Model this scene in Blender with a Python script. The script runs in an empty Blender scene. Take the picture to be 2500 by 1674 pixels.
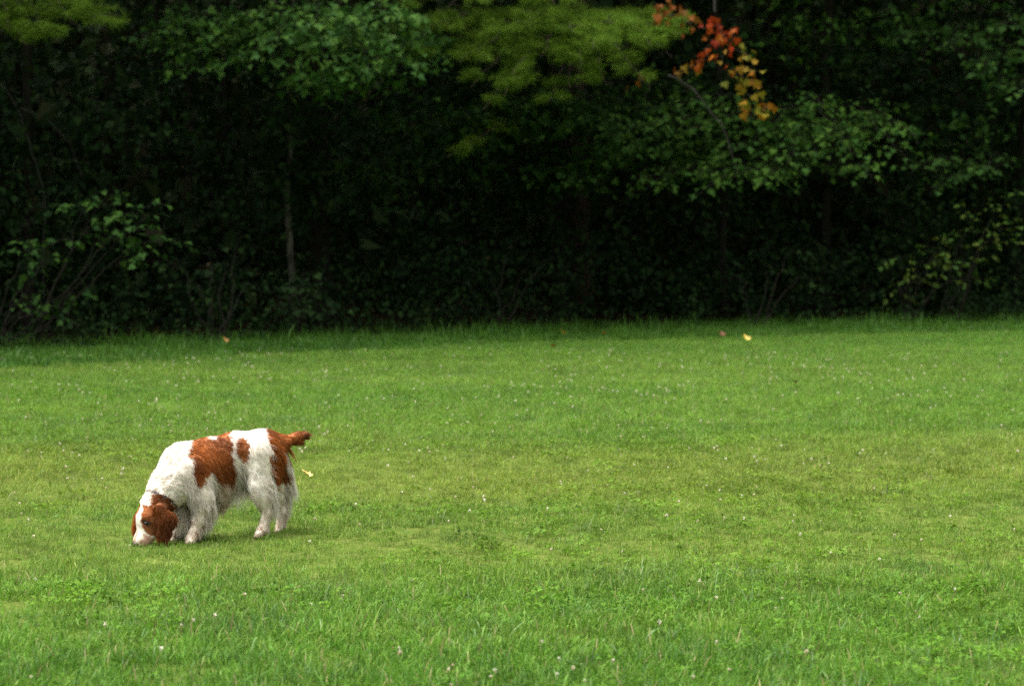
import bpy, math, random
import numpy as np
from mathutils import Vector, Matrix
R = math.radians
random.seed(7)
RNG = np.random.default_rng(7)
sc = bpy.context.scene
col = sc.collection

# ------------------------------------------------------------------ camera
FPX, CX, CY = 5826.0, 1250.0, 837.0        # focal length and centre in photo pixels
CAM_H = 1.35
PITCH = math.atan(317.0 / FPX)
cam_d = bpy.data.cameras.new('camera')
cam = bpy.data.objects.new('camera', cam_d)
col.objects.link(cam)
cam.location = (0, 0, CAM_H)
cam.rotation_euler = (math.pi / 2 - PITCH, 0, 0)
cam_d.sensor_width = 36
cam_d.lens = FPX / 2500 * 36
cam_d.clip_start = 0.1
cam_d.clip_end = 2000
cam_d.dof.use_dof = True
cam_d.dof.focus_distance = 9.6
cam_d.dof.aperture_fstop = 3.9
sc.camera = cam

# ------------------------------------------------------------------ daylight: bright overcast
SUN_EL, SUN_AZ = 73.0, 266.0               # degrees; azimuth clockwise from +Y
world = bpy.data.worlds.new('World')
sc.world = world
world.use_nodes = True
wn = world.node_tree
bg = wn.nodes['Background']
sky = wn.nodes.new('ShaderNodeTexSky')
sky.sky_type = 'NISHITA'
sky.sun_disc = False
sky.sun_elevation = R(SUN_EL)
sky.sun_rotation = R(SUN_AZ)
sky.air_density = 1.0
sky.dust_density = 4.0
hs = wn.nodes.new('ShaderNodeHueSaturation')
hs.inputs['Saturation'].default_value = 0.15
wn.links.new(sky.outputs[0], hs.inputs['Color'])
wn.links.new(hs.outputs[0], bg.inputs['Color'])
bg.inputs['Strength'].default_value = 0.05
sd = bpy.data.lights.new('sun', 'SUN')
sun = bpy.data.objects.new('sun', sd)
col.objects.link(sun)
sd.energy = 1.5
sd.angle = R(68)
sd.color = (1.0, 0.97, 0.92)
sdir = Vector((math.sin(R(SUN_AZ)) * math.cos(R(SUN_EL)), math.cos(R(SUN_AZ)) * math.cos(R(SUN_EL)), math.sin(R(SUN_EL))))
sun.rotation_euler = (-sdir).to_track_quat('-Z', 'Y').to_euler()
sun.location = sdir * 60

sc.view_settings.view_transform = 'Standard'
sc.view_settings.look = 'None'
sc.view_settings.gamma = 1.0
sc.view_settings.use_curve_mapping = False
sc.view_settings.exposure = 2.55
sc.render.engine = 'CYCLES'
sc.cycles.max_bounces = 9
sc.cycles.diffuse_bounces = 6
sc.cycles.transparent_max_bounces = 4
sc.cycles.use_denoising = False

# ------------------------------------------------------------------ helpers
CAMP = np.array([0, 0, CAM_H])
FW = np.array([0, math.cos(PITCH), -math.sin(PITCH)])
UP = np.array([0, math.sin(PITCH), math.cos(PITCH)])
RT = np.array([1.0, 0, 0])

def ray(px, py):
    return FW + RT * ((px - CX) / FPX) + UP * (-(py - CY) / FPX)

def at(px, py, Y):
    """world point seen at photo pixel (px, py) standing at depth Y"""
    d = ray(px, py)
    return CAMP + d * (Y / d[1])

def ground_at(px, py, z=0.0):
    d = ray(px, py)
    return CAMP + d * ((z - CAM_H) / d[2])

def project(P):
    q = P - CAMP
    w = q @ FW
    return CX + FPX * (q @ RT) / w, CY - FPX * (q @ UP) / w

def tag(o, label=None, cat=None, group=None, kind=None):
    if label: o['label'] = label
    if cat: o['category'] = cat
    if group: o['group'] = group
    if kind: o['kind'] = kind
    return o

def empty(name, loc):
    o = bpy.data.objects.new(name, None)
    col.objects.link(o)
    o.location = loc
    o.empty_display_size = 0.2
    return o

def mesh_np(name, V, F, mats, smooth=False):
    """V (n,3), F (m,3) or (m,4) arrays -> mesh datablock"""
    me = bpy.data.meshes.new(name)
    V = np.ascontiguousarray(V, dtype=np.float32); F = np.ascontiguousarray(F, dtype=np.int32)
    k = F.shape[1]
    me.vertices.add(len(V)); me.vertices.foreach_set('co', V.ravel())
    me.loops.add(F.size); me.loops.foreach_set('vertex_index', F.ravel())
    me.polygons.add(len(F))
    me.polygons.foreach_set('loop_start', np.arange(0, F.size, k, dtype=np.int32))
    me.update(calc_edges=True)
    me.polygons.foreach_set('use_smooth', np.full(len(F), smooth))
    me.validate()
    for m in (mats if isinstance(mats, (list, tuple)) else [mats]):
        me.materials.append(m)
    return me

def link(name, me, parent=None, loc=None):
    o = bpy.data.objects.new(name, me)
    col.objects.link(o)
    if parent is not None:
        o.parent = parent
    if loc is not None:
        o.location = loc
    return o

class Acc:
    """collects triangles for one mesh"""
    def __init__(s): s.v = []; s.f = []; s.n = 0
    def add(s, V, F):
        s.v.append(np.asarray(V, float)); s.f.append(np.asarray(F, int) + s.n); s.n += len(V)
    def build(s, name, mat, parent=None, smooth=False, origin=(0, 0, 0)):
        V = np.concatenate(s.v) - np.asarray(origin); F = np.concatenate(s.f)
        return link(name, mesh_np(name, V, F, mat, smooth), parent)

def tube(acc, pts, rad, seg=7):
    pts = np.asarray(pts, float); n = len(pts)
    rad = np.asarray(rad, float)
    T = np.gradient(pts, axis=0); T /= np.linalg.norm(T, axis=1)[:, None] + 1e-9
    ref = np.array([0.0, 0, 1]) if abs(T[0][2]) < 0.8 else np.array([1.0, 0, 0])
    A = np.cross(T, ref); A /= np.linalg.norm(A, axis=1)[:, None] + 1e-9
    B = np.cross(T, A)
    th = np.arange(seg) * 2 * math.pi / seg
    V = pts[:, None] + rad[:, None, None] * (A[:, None] * np.cos(th)[None, :, None] + B[:, None] * np.sin(th)[None, :, None])
    V = V.reshape(-1, 3)
    F = []
    for i in range(n - 1):
        for j in range(seg):
            a = i * seg + j; b = i * seg + (j + 1) % seg; c = a + seg; d = b + seg
            F += [(a, b, d), (a, d, c)]
    V = np.vstack([V, pts[-1] + T[-1] * rad[-1]]); t = len(V) - 1
    for j in range(seg): F.append(((n - 1) * seg + j, (n - 1) * seg + (j + 1) % seg, t))
    acc.add(V, F)

def unit(v):
    v = np.asarray(v, float)
    return v / (np.linalg.norm(v, axis=-1, keepdims=True) + 1e-12)

def nodes(name):
    m = bpy.data.materials.new(name); m.use_nodes = True
    nt = m.node_tree
    return m, nt, nt.nodes['Principled BSDF'], nt.nodes['Material Output']

def ramp(nt, stops, interp='LINEAR'):
    r = nt.nodes.new('ShaderNodeValToRGB'); e = r.color_ramp.elements
    r.color_ramp.interpolation = interp
    while len(e) < len(stops): e.new(0.5)
    for k, (p, c) in enumerate(stops):
        e[k].position = p; e[k].color = (*c, 1)
    return r

def leaf_mat(name, cols, trans=0.3, rough=0.42, spec=0.45, noise=None):
    """leaf material: every leaf (mesh island) takes its own tone out of cols; part of the light passes through"""
    m, nt, bs, out = nodes(name)
    g = nt.nodes.new('ShaderNodeNewGeometry')
    r = ramp(nt, [(i / max(1, len(cols) - 1), c) for i, c in enumerate(cols)])
    nt.links.new(g.outputs['Random Per Island'], r.inputs[0])
    nt.links.new(r.outputs[0], bs.inputs['Base Color'])
    bs.inputs['Roughness'].default_value = rough
    bs.inputs['Specular IOR Level'].default_value = spec
    tr = nt.nodes.new('ShaderNodeBsdfTranslucent')
    nt.links.new(r.outputs[0], tr.inputs['Color'])
    mx = nt.nodes.new('ShaderNodeMixShader'); mx.inputs[0].default_value = trans
    nt.links.new(bs.outputs[0], mx.inputs[1]); nt.links.new(tr.outputs[0], mx.inputs[2])
    nt.links.new(mx.outputs[0], out.inputs['Surface'])
    return m

def bark_mat(name, c1, c2, scale=9):
    m, nt, bs, out = nodes(name)
    tc = nt.nodes.new('ShaderNodeTexCoord'); mp = nt.nodes.new('ShaderNodeMapping')
    mp.inputs['Scale'].default_value = (scale, scale, scale * 0.25)
    nz = nt.nodes.new('ShaderNodeTexNoise'); nz.inputs['Scale'].default_value = 2.5; nz.inputs['Detail'].default_value = 6
    nt.links.new(tc.outputs['Object'], mp.inputs[0]); nt.links.new(mp.outputs[0], nz.inputs['Vector'])
    r = ramp(nt, [(0.35, c1), (0.68, c2)])
    nt.links.new(nz.outputs[0], r.inputs[0]); nt.links.new(r.outputs[0], bs.inputs['Base Color'])
    bs.inputs['Roughness'].default_value = 0.9; bs.inputs['Specular IOR Level'].default_value = 0.1
    b = nt.nodes.new('ShaderNodeBump'); b.inputs['Strength'].default_value = 0.7; b.inputs['Distance'].default_value = 0.02
    nt.links.new(nz.outputs[0], b.inputs['Height']); nt.links.new(b.outputs[0], bs.inputs['Normal'])
    return m

def wood_edge(x):   # where the wood begins
    x = np.asarray(x, float)
    return 27.4 + np.where(x < 0, 7.8, 4.2) * np.tanh(x / 10.0)

def lawn_edge(x):   # where the mown lawn ends
    x = np.asarray(x, float)
    return 24.6 + np.where(x < 0, 9.6, 4.7) * np.tanh(x / 10.0)
# ------------------------------------------------------------------ ground
def grid_sheet(name, xs, ys, zf, mat, kind='structure'):
    X, Y = np.meshgrid(xs, ys, indexing='ij')
    Zz = zf(X, Y)
    V = np.stack([X, Y, Zz], -1).reshape(-1, 3)
    nx, ny = len(xs), len(ys)
    i, j = np.meshgrid(np.arange(nx - 1), np.arange(ny - 1), indexing='ij')
    a = (i * ny + j).ravel()
    F = np.stack([a, a + ny, a + ny + 1, a + 1], -1)
    o = link(name, mesh_np(name, V, F, mat, True))
    o['kind'] = kind
    return o

m_soil, nt, bs, out = nodes('turf_soil')
g = nt.nodes.new('ShaderNodeNewGeometry')
nz = nt.nodes.new('ShaderNodeTexNoise'); nz.inputs['Scale'].default_value = 30; nz.inputs['Detail'].default_value = 5
nt.links.new(g.outputs['Position'], nz.inputs['Vector'])
r = ramp(nt, [(0.3, (0.05, 0.075, 0.014)), (0.55, (0.085, 0.115, 0.024)), (0.75, (0.15, 0.14, 0.05))])
nt.links.new(nz.outputs[0], r.inputs[0]); nt.links.new(r.outputs[0], bs.inputs['Base Color'])
bs.inputs['Roughness'].default_value = 1.0; bs.inputs['Specular IOR Level'].default_value = 0.0
grid_sheet('ground', np.linspace(-300, 300, 31), np.linspace(-300, 300, 31), lambda X, Y: X * 0, m_soil)

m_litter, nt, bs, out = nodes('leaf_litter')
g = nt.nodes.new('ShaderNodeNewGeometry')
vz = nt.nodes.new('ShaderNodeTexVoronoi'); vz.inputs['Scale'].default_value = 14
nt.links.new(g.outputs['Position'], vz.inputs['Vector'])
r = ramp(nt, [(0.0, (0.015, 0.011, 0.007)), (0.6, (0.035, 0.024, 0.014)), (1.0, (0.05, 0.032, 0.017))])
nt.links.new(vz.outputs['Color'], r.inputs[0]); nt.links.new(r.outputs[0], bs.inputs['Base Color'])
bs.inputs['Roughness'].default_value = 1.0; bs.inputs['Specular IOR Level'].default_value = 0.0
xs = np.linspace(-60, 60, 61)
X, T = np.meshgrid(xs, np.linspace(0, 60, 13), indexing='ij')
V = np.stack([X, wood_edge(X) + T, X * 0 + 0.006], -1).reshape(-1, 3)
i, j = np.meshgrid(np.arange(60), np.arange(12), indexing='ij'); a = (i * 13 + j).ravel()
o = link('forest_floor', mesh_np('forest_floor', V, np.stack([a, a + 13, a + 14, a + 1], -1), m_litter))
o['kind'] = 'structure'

# unseen rise added behind the trees to block sky seen through gaps
hx = np.linspace(-220, 220, 45); hy = np.linspace(66, 260, 25)
grid_sheet('sky_block_rise', hx, hy, lambda X, Y: 0.01 + 34 * (1 - np.exp(-((Y - 66) / 60.0) ** 1.5)) * (1 + 0.15 * np.sin(X * 0.03 + Y * 0.02)), m_litter)
# ------------------------------------------------------------------ leaves
MAPLE = [(0, 0), (.16, -.04), (.46, -.02), (.36, .16), (.60, .44), (.36, .42), (.24, .56), (.16, .74), (0, 1.0)]
MAPLE = MAPLE + [(-x, y) for x, y in MAPLE[-2:0:-1]]
def by_object(m):
    nt = m.node_tree; oi = nt.nodes.new('ShaderNodeObjectInfo')
    rp_ = [n for n in nt.nodes if n.type == 'VALTORGB'][0]; nt.links.new(oi.outputs['Random'], rp_.inputs[0])
    return m
def leaf_tpl(outline, fold=0.18, droop=0.2):
    pts = [(x, y, abs(x) * fold - droop * y * y) for x, y in outline] + [(0, 0.36, -droop * 0.1)]
    c = len(outline)
    return np.array(pts), np.array([(i, (i + 1) % c, c) for i in range(c)])
T_MAPLE = leaf_tpl(MAPLE)
T_OVAL = leaf_tpl([(0, 0), (.26, .22), (.30, .52), (.15, .82), (0, 1), (-.15, .82), (-.30, .52), (-.26, .22)])
T_QUAD = (np.array([(0, 0, 0), (.36, .45, .10), (0, 1, -.12), (-.36, .45, .10)]), np.array([(0, 1, 2), (0, 2, 3)]))

def put_leaves(acc, tpl, pos, tip, nor, size):
    """place one leaf per row: tip = direction of the point, nor = upper face"""
    tv, tf = tpl
    pos = np.asarray(pos); n = len(pos)
    y = unit(tip); x = unit(np.cross(y, nor)); z = np.cross(x, y)
    size = np.broadcast_to(np.asarray(size, float), (n,))
    V = pos[:, None] + size[:, None, None] * (tv[None, :, 0:1] * x[:, None] + tv[None, :, 1:2] * y[:, None] + tv[None, :, 2:3] * z[:, None])
    F = (tf[None] + (np.arange(n) * len(tv))[:, None, None]).reshape(-1, 3)
    acc.add(V.reshape(-1, 3), F)

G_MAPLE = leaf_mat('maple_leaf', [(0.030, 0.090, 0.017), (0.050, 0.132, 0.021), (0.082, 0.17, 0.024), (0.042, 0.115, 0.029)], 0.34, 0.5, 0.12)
G_MID = leaf_mat('shade_maple_leaf', [(0.016, 0.050, 0.010), (0.027, 0.073, 0.013), (0.043, 0.097, 0.014), (0.021, 0.061, 0.014)], 0.32, 0.6, 0.07)  # shaded copy of the maple leaf, the shade put into its colour
G_BAND = leaf_mat('level_maple_leaf', [(0.018, 0.056, 0.009), (0.032, 0.086, 0.012), (0.056, 0.118, 0.014), (0.024, 0.068, 0.012)], 0.32, 0.6, 0.06)  # maple leaf toned down, the band's dimness put into its colour
G_DARK = leaf_mat('dark_leaf', [(0.007, 0.018, 0.006), (0.011, 0.028, 0.008), (0.018, 0.039, 0.009), (0.009, 0.022, 0.008)], 0.2, 0.7, 0.05)  # leaf colour darkened to add to the shade of the wood
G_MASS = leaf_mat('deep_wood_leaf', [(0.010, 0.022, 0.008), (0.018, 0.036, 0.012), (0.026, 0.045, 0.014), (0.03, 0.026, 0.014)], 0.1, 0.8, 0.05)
G_LIME = leaf_mat('yellowish_leaf', [(0.035, 0.090, 0.012), (0.055, 0.11, 0.014), (0.085, 0.12, 0.016), (0.03, 0.075, 0.013)], 0.32, 0.6, 0.1)
G_PINE = leaf_mat('pine_needle', [(0.066, 0.145, 0.013), (0.098, 0.188, 0.016), (0.148, 0.225, 0.022), (0.058, 0.128, 0.014)], 0.38, 0.6, 0.08)
G_RED = by_object(leaf_mat('autumn_red_leaf', [(0.27, 0.024, 0.005), (0.30, 0.055, 0.006), (0.18, 0.016, 0.004), (0.30, 0.09, 0.006)], 0.35, 0.6, 0.1))
G_GOLD = by_object(leaf_mat('autumn_gold_leaf', [(0.23, 0.09, 0.006), (0.20, 0.145, 0.010), (0.12, 0.14, 0.012), (0.23, 0.06, 0.006)], 0.35, 0.6, 0.1))
G_RUST = by_object(leaf_mat('rust_leaf', [(0.14, 0.040, 0.006), (0.19, 0.06, 0.007), (0.10, 0.055, 0.010)], 0.3, 0.6, 0.1))
B_DARK = bark_mat('dark_bark', (0.011, 0.010, 0.007), (0.024, 0.022, 0.016))
B_PALE = bark_mat('pale_bark', (0.026, 0.026, 0.018), (0.085, 0.083, 0.058))
B_GREY = bark_mat('grey_dead_wood', (0.03, 0.027, 0.024), (0.085, 0.078, 0.07))
B_PINE = bark_mat('pine_bark', (0.025, 0.018, 0.013), (0.07, 0.05, 0.038))

def curve_pts(a, b, n, sag=0.0, wob=0.05, rng=RNG):
    a, b = np.asarray(a, float), np.asarray(b, float)
    t = np.linspace(0, 1, n)[:, None]
    p = a + (b - a) * t
    p[:, 2] += sag * 4 * t[:, 0] * (1 - t[:, 0])
    w = np.cumsum(rng.normal(0, wob, (n, 3)), 0); w -= t * w[-1]
    return p + w * (np.sin(t * math.pi) > -1)

def spray(wood, leaves, tpl, a, b, rng, width=0.5, step=0.07, size=0.09, r0=0.012, sag=0.05, droop=0.35, dens=1.0, flat=0.25):
    """leafy bough: main twig from a to b, side twigs both ways, leaves along all of them"""
    a, b = np.asarray(a, float), np.asarray(b, float)
    Lg = np.linalg.norm(b - a); n = max(5, int(Lg / 0.15))
    P = curve_pts(a, b, n, sag, 0.02, rng)
    tube(wood, P, np.linspace(r0, r0 * 0.3, n), 5)
    pos, tip, nor, sz = [], [], [], []
    axis = unit(b - a); lat = unit(np.cross(axis, [0, 0, 1.0]))
    k = 0; d = 0.12 * Lg
    while d < Lg:
        t = d / Lg
        q = P[min(n - 1, int(t * (n - 1)))] + 0
        s = 1 if k % 2 else -1
        wl = width * (0.35 + 0.65 * math.sin(math.pi * min(1, 0.15 + 0.85 * t)) ** 0.7) * rng.uniform(0.5, 1.15)
        dr = unit(lat * s * rng.uniform(0.6, 1.0) + axis * rng.uniform(0.3, 0.8) + np.array([0, 0, rng.normal(-0.1, flat)]))
        e = q + dr * wl + np.array([0, 0, -droop * wl * wl])
        m = max(3, int(wl / 0.12))
        tp = curve_pts(q, e, m + 1, 0.02, 0.012, rng)
        tube(wood, tp, np.linspace(r0 * 0.35, r0 * 0.12, m + 1), 3)
        nl = max(2, int(wl / step * dens))
        for i in range(nl):
            u = (i + rng.random()) / nl
            u = u ** 0.8
            f = u * m; i0 = min(m - 1, int(f)); pt = tp[i0] + (tp[i0 + 1] - tp[i0]) * (f - i0)
            sd_ = unit(np.cross(dr, [0, 0, 1.0])) * (1 if rng.random() < .5 else -1)
            tdir = dr * rng.uniform(0.2, 1.0) + sd_ * rng.uniform(0.2, 1.0) + np.array([0, 0, rng.uniform(-0.7, 0.05)])
            pos.append(pt + unit(tdir) * 0.025); tip.append(tdir)
            nor.append(np.array([0, 0, 1.0]) + rng.normal(0, 0.38, 3)); sz.append(size * rng.uniform(0.6, 1.2))
        d += step * 1.6 * rng.uniform(0.7, 1.3); k += 1
    put_leaves(leaves, tpl, np.array(pos), np.array(tip), np.array(nor), np.array(sz))

def crown_cloud(leaves, c, rad, n, size, rng, tpl=T_QUAD, clumps=40):
    """leaf clumps spread through an ellipsoid"""
    c = np.asarray(c, float); rad = np.asarray(rad, float)
    q = unit(rng.normal(0, 1, (clumps, 3))) * (rng.random((clumps, 1)) ** 0.45) * rad + c
    i = rng.integers(0, clumps, n)
    p = q[i] + rng.normal(0, 1, (n, 3)) * rad.mean() * 0.16 * np.array([1, 1, .7])
    tip = rng.normal(0, 1, (n, 3)); tip[:, 2] = -np.abs(tip[:, 2]) * 0.5
    nor = np.array([0, 0, 1.0]) + rng.normal(0, 0.6, (n, 3))
    put_leaves(leaves, tpl, p, tip, nor, size * rng.uniform(0.6, 1.3, n))

def trunk_pts(base, h, lean, rng, n=12):
    t = np.linspace(0, 1, n)[:, None]
    p = np.asarray(base, float) + np.array([0, 0, 1.0]) * t * h + np.array([lean[0], lean[1], 0]) * t ** 1.5
    w = np.cumsum(rng.normal(0, 0.03, (n, 3)), 0); w[:, 2] = 0; w[0] = 0
    return p + w

def wob_trunk(acc, base, h, r, lean, rng):
    P = trunk_pts(base, h, lean, rng)
    rr = r * (1 - 0.75 * np.linspace(0, 1, len(P))); rr[0] *= 1.35
    tube(acc, P, rr, 9)
    return P

# ------------------------------------------------------------------ broadleaf edge trees
def broadleaf(name, label, cat, x, yoff, h, r, boughs, seed, leafmat, barkmat=B_DARK, tpl=T_MAPLE, size=0.095, group=None, top=True, lean=(0, -0.5), dens=1.0, width=0.55, crown_n=5200, crown_r=(2.3, 2.1, 1.9), crown_z=None, skirts=()):
    """boughs: (px, py, Y) of the tip, plus where on the trunk it leaves (height)"""
    rng = np.random.default_rng(seed)
    base = np.array([x, float(wood_edge(x)) + yoff, 0.0])
    root = empty(name, base)
    tag(root, label, cat, group)
    tk = Acc(); P = wob_trunk(tk, base, h, r, lean, rng)
    tk.build('trunk', barkmat, root, True, base)
    lv = Acc()
    for bo in boughs:
        wood = Acc()
        tipp = at(bo[0], bo[1], bo[2]); hz = bo[3]; sz = bo[4] if len(bo) > 4 else 1.0
        i = np.argmin(np.abs(P[:, 2] - hz + 0.5)); st = P[i]
        # limb runs most of the way bare, the leafy spray is its outer part
        mid = st + (tipp - st) * 0.35 + np.array([0, 0, 0.25])
        Q = curve_pts(st, mid, 6, 0.1, 0.03, rng); tube(wood, Q, np.linspace(r * 0.2, r * 0.08, 6), 6)
        spray(wood, lv, tpl, mid, tipp, rng, width * sz, 0.075 / dens, size, 0.0065, 0.12, 0.35)
        wood.build('limb', barkmat, root, True, base)
    if top:
        cz = crown_z or h * 0.80
        for k in range(5):
            e = np.array([P[-1][0], P[-1][1], cz]) + rng.normal(0, 1, 3) * np.array(crown_r) * 0.5
            wood = Acc(); tube(wood, curve_pts(P[7], e, 6, 0.1, 0.05, rng), np.linspace(r * .35, r * .08, 6), 5); wood.build('limb', barkmat, root, True, base)
        crown_cloud(lv, (P[-1][0], P[-1][1], cz), crown_r, crown_n, 0.13, rng)
    for (px, py, Y, rx, rz, n_) in skirts:                     # hanging lower foliage
        crown_cloud(lv, at(px, py, Y), (rx, 0.9, rz), n_, 0.095, rng, T_MAPLE, 26)
    lv.build('crown', leafmat, root, False, base)
    return root

# px, py in photo pixels; Y depth in metres; height on trunk
broadleaf('maple_tree', 'maple with glossy pale leaves hanging at the top, left of the pine', 'tree', -2.3, 3.0, 9.5, 0.15,
  [(420, 190, 25.2, 3.6), (600, 170, 24.6, 3.8, 1.2), (790, 190, 24.4, 3.7, 1.2), (980, 185, 24.6, 3.6), (560, 60, 24.4, 4.2, 1.2), (760, 60, 24.0, 4.3, 1.3), (930, 20, 24.2, 4.4, 1.2), (350, 90, 25.4, 4.1), (690, 120, 24.2, 4.0, 1.2), (860, 120, 24.2, 3.9, 1.2), (470, 130, 25.0, 3.9), (900, 170, 24.6, 3.8), (1010, 120, 24.6, 4.0), (380, 140, 25.4, 3.8), (1000, 40, 24.4, 4.3)],
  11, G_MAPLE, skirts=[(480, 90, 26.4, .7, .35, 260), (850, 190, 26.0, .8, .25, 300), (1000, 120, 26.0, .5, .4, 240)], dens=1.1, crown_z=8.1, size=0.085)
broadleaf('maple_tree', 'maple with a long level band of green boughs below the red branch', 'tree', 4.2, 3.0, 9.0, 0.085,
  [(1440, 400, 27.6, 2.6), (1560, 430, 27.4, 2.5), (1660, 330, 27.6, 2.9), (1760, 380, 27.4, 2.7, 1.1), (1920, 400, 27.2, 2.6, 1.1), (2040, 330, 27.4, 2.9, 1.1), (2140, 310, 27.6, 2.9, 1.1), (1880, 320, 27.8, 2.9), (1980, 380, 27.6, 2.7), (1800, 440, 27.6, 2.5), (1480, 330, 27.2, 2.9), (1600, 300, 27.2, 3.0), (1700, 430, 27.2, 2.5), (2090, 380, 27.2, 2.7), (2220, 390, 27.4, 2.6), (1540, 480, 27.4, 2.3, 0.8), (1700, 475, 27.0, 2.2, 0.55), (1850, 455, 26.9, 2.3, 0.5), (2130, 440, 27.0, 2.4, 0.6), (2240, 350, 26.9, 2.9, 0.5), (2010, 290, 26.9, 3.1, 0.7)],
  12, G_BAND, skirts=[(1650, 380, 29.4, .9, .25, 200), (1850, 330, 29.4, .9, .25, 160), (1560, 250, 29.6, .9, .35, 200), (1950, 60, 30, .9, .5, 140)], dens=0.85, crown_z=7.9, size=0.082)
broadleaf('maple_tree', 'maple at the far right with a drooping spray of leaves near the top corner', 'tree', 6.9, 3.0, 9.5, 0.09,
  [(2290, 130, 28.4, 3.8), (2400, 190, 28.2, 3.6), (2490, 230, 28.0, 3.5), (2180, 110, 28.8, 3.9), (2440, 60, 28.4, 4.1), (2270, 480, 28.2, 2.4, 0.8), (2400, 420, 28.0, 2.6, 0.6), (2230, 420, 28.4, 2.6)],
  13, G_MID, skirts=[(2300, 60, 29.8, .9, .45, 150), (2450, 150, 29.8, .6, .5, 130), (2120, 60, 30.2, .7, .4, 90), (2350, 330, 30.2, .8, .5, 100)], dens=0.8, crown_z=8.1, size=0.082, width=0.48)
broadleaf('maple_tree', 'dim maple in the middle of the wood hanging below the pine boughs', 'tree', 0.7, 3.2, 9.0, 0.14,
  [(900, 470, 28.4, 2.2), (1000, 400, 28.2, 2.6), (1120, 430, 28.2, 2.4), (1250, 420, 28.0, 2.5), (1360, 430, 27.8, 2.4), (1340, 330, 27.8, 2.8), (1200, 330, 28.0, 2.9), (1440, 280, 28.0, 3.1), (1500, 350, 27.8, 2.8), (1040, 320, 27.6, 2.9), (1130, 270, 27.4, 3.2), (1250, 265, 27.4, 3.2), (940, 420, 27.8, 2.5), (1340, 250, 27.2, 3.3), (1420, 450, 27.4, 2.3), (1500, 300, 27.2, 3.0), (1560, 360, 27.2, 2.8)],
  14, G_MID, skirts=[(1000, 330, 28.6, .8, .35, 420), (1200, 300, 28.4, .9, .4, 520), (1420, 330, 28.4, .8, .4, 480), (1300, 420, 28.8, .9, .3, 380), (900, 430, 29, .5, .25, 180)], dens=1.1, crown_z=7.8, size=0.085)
broadleaf('beech_tree', 'slim pale trunked tree half hidden in shade left of centre', 'tree', float(at(742, 600, 28)[0]), 1.5, 8.5, 0.042,
  [(600, 480, 26.5, 2.0, 0.6), (730, 300, 26.6, 2.8, 1.2), (690, 380, 26.8, 2.5, 1.0), (800, 350, 26.6, 2.6, 1.2), (650, 260, 26.4, 3.0, 1.2), (740, 230, 26.4, 3.1, 1.2)], 15, skirts=[(715, 330, 27.2, .45, .45, 420), (735, 420, 27.2, .3, .2, 160)], leafmat=G_DARK, barkmat=B_PALE, lean=(-0.1, 0.1), dens=0.9, crown_z=6.6, crown_n=3600)
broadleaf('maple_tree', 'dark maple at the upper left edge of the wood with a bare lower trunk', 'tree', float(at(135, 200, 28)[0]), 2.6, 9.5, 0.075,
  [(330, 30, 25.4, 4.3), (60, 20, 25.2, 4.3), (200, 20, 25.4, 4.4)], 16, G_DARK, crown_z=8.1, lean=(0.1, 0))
# saplings and shrubs on the wood's rim
def sapling(name, label, cat, base_px, sprays, seed, leafmat, size=0.08, dens=1.0, r=0.011, tpl=T_MAPLE, width=0.4, barkmat=B_DARK, group=None):
    rng = np.random.default_rng(seed)
    x = float(at(base_px, 820, 26)[0]); base = np.array([x, float(wood_edge(x)) - 0.3, 0.0])
    root = empty(name, base); tag(root, label, cat, group)
    lv = Acc()
    for (px, py, dy, sz) in sprays:
        wood = Acc()
        tipp = at(px, py, base[1] + dy)
        mid = base + (tipp - base) * 0.6 + np.array([0, 0.15, 0.25])
        tube(wood, curve_pts(base + rng.normal(0, 0.04, 3) * [1, 1, 0], mid, 7, 0.05, 0.03, rng), np.linspace(r, r * 0.5, 7), 5)
        spray(wood, lv, tpl, mid, tipp, rng, width * sz, 0.075 / dens, size, r * 0.45, 0.08, 0.3)
        wood.build('stem', barkmat, root, True, base)
    lv.build('foliage', leafmat, root, False, base)
    return root
sapling('maple_sapling', 'leafy sapling arching out of the shade on the left with mid green sprays', 'sapling', 180,
  [(430, 585, -0.7, 1.2), (330, 520, -0.6, 1.2), (240, 470, -0.5, 1.1), (380, 560, -0.7, 1.0), (300, 460, -0.3, 1.0), (400, 500, -0.3, 0.9)], 21, G_MID, dens=1.1)
sapling('leafy_shrub', 'low bright leaved shrub at the left edge of the wood', 'shrub', 110,
  [(175, 590, -0.5, 1.0), (80, 600, -0.5, 1.0), (130, 640, -0.6, 0.9)], 22, G_MID, dens=1.2, width=0.32)
sapling('leafy_shrub', 'lowest green shrub at the left just above the long grass', 'shrub', 120,
  [(190, 800, -0.4, 0.9), (80, 790, -0.5, 1.0), (150, 750, -0.3, 1.0), (240, 740, 0.0, 0.8), (60, 730, 0.0, 0.8)], 23, G_MID, dens=1.0, width=0.3)
sapling('leafy_shrub', 'yellowish green shrub in the shade at the lower right of the wood', 'shrub', 2330,
  [(2200, 640, -0.6, 1.0), (2290, 620, -0.6, 1.0), (2380, 650, -0.6, 1.0), (2250, 690, -0.5, 1.0), (2410, 700, -0.3, 0.9), (2330, 590, -0.3, 0.9), (2190, 730, -0.1, 0.8)], 24, G_LIME, dens=1.4, size=0.08, tpl=T_OVAL)
sapling('leafy_shrub', 'tall green shrub at the right border of the photo above the yellowish one', 'shrub', 2440,
  [(2480, 540, -0.5, 1.1), (2400, 500, -0.4, 1.1), (2360, 560, -0.4, 0.9), (2490, 470, -0.2, 1.0), (2450, 590, -0.4, 0.9)], 25, G_LIME, dens=1.3, size=0.08, tpl=T_OVAL)
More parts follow.
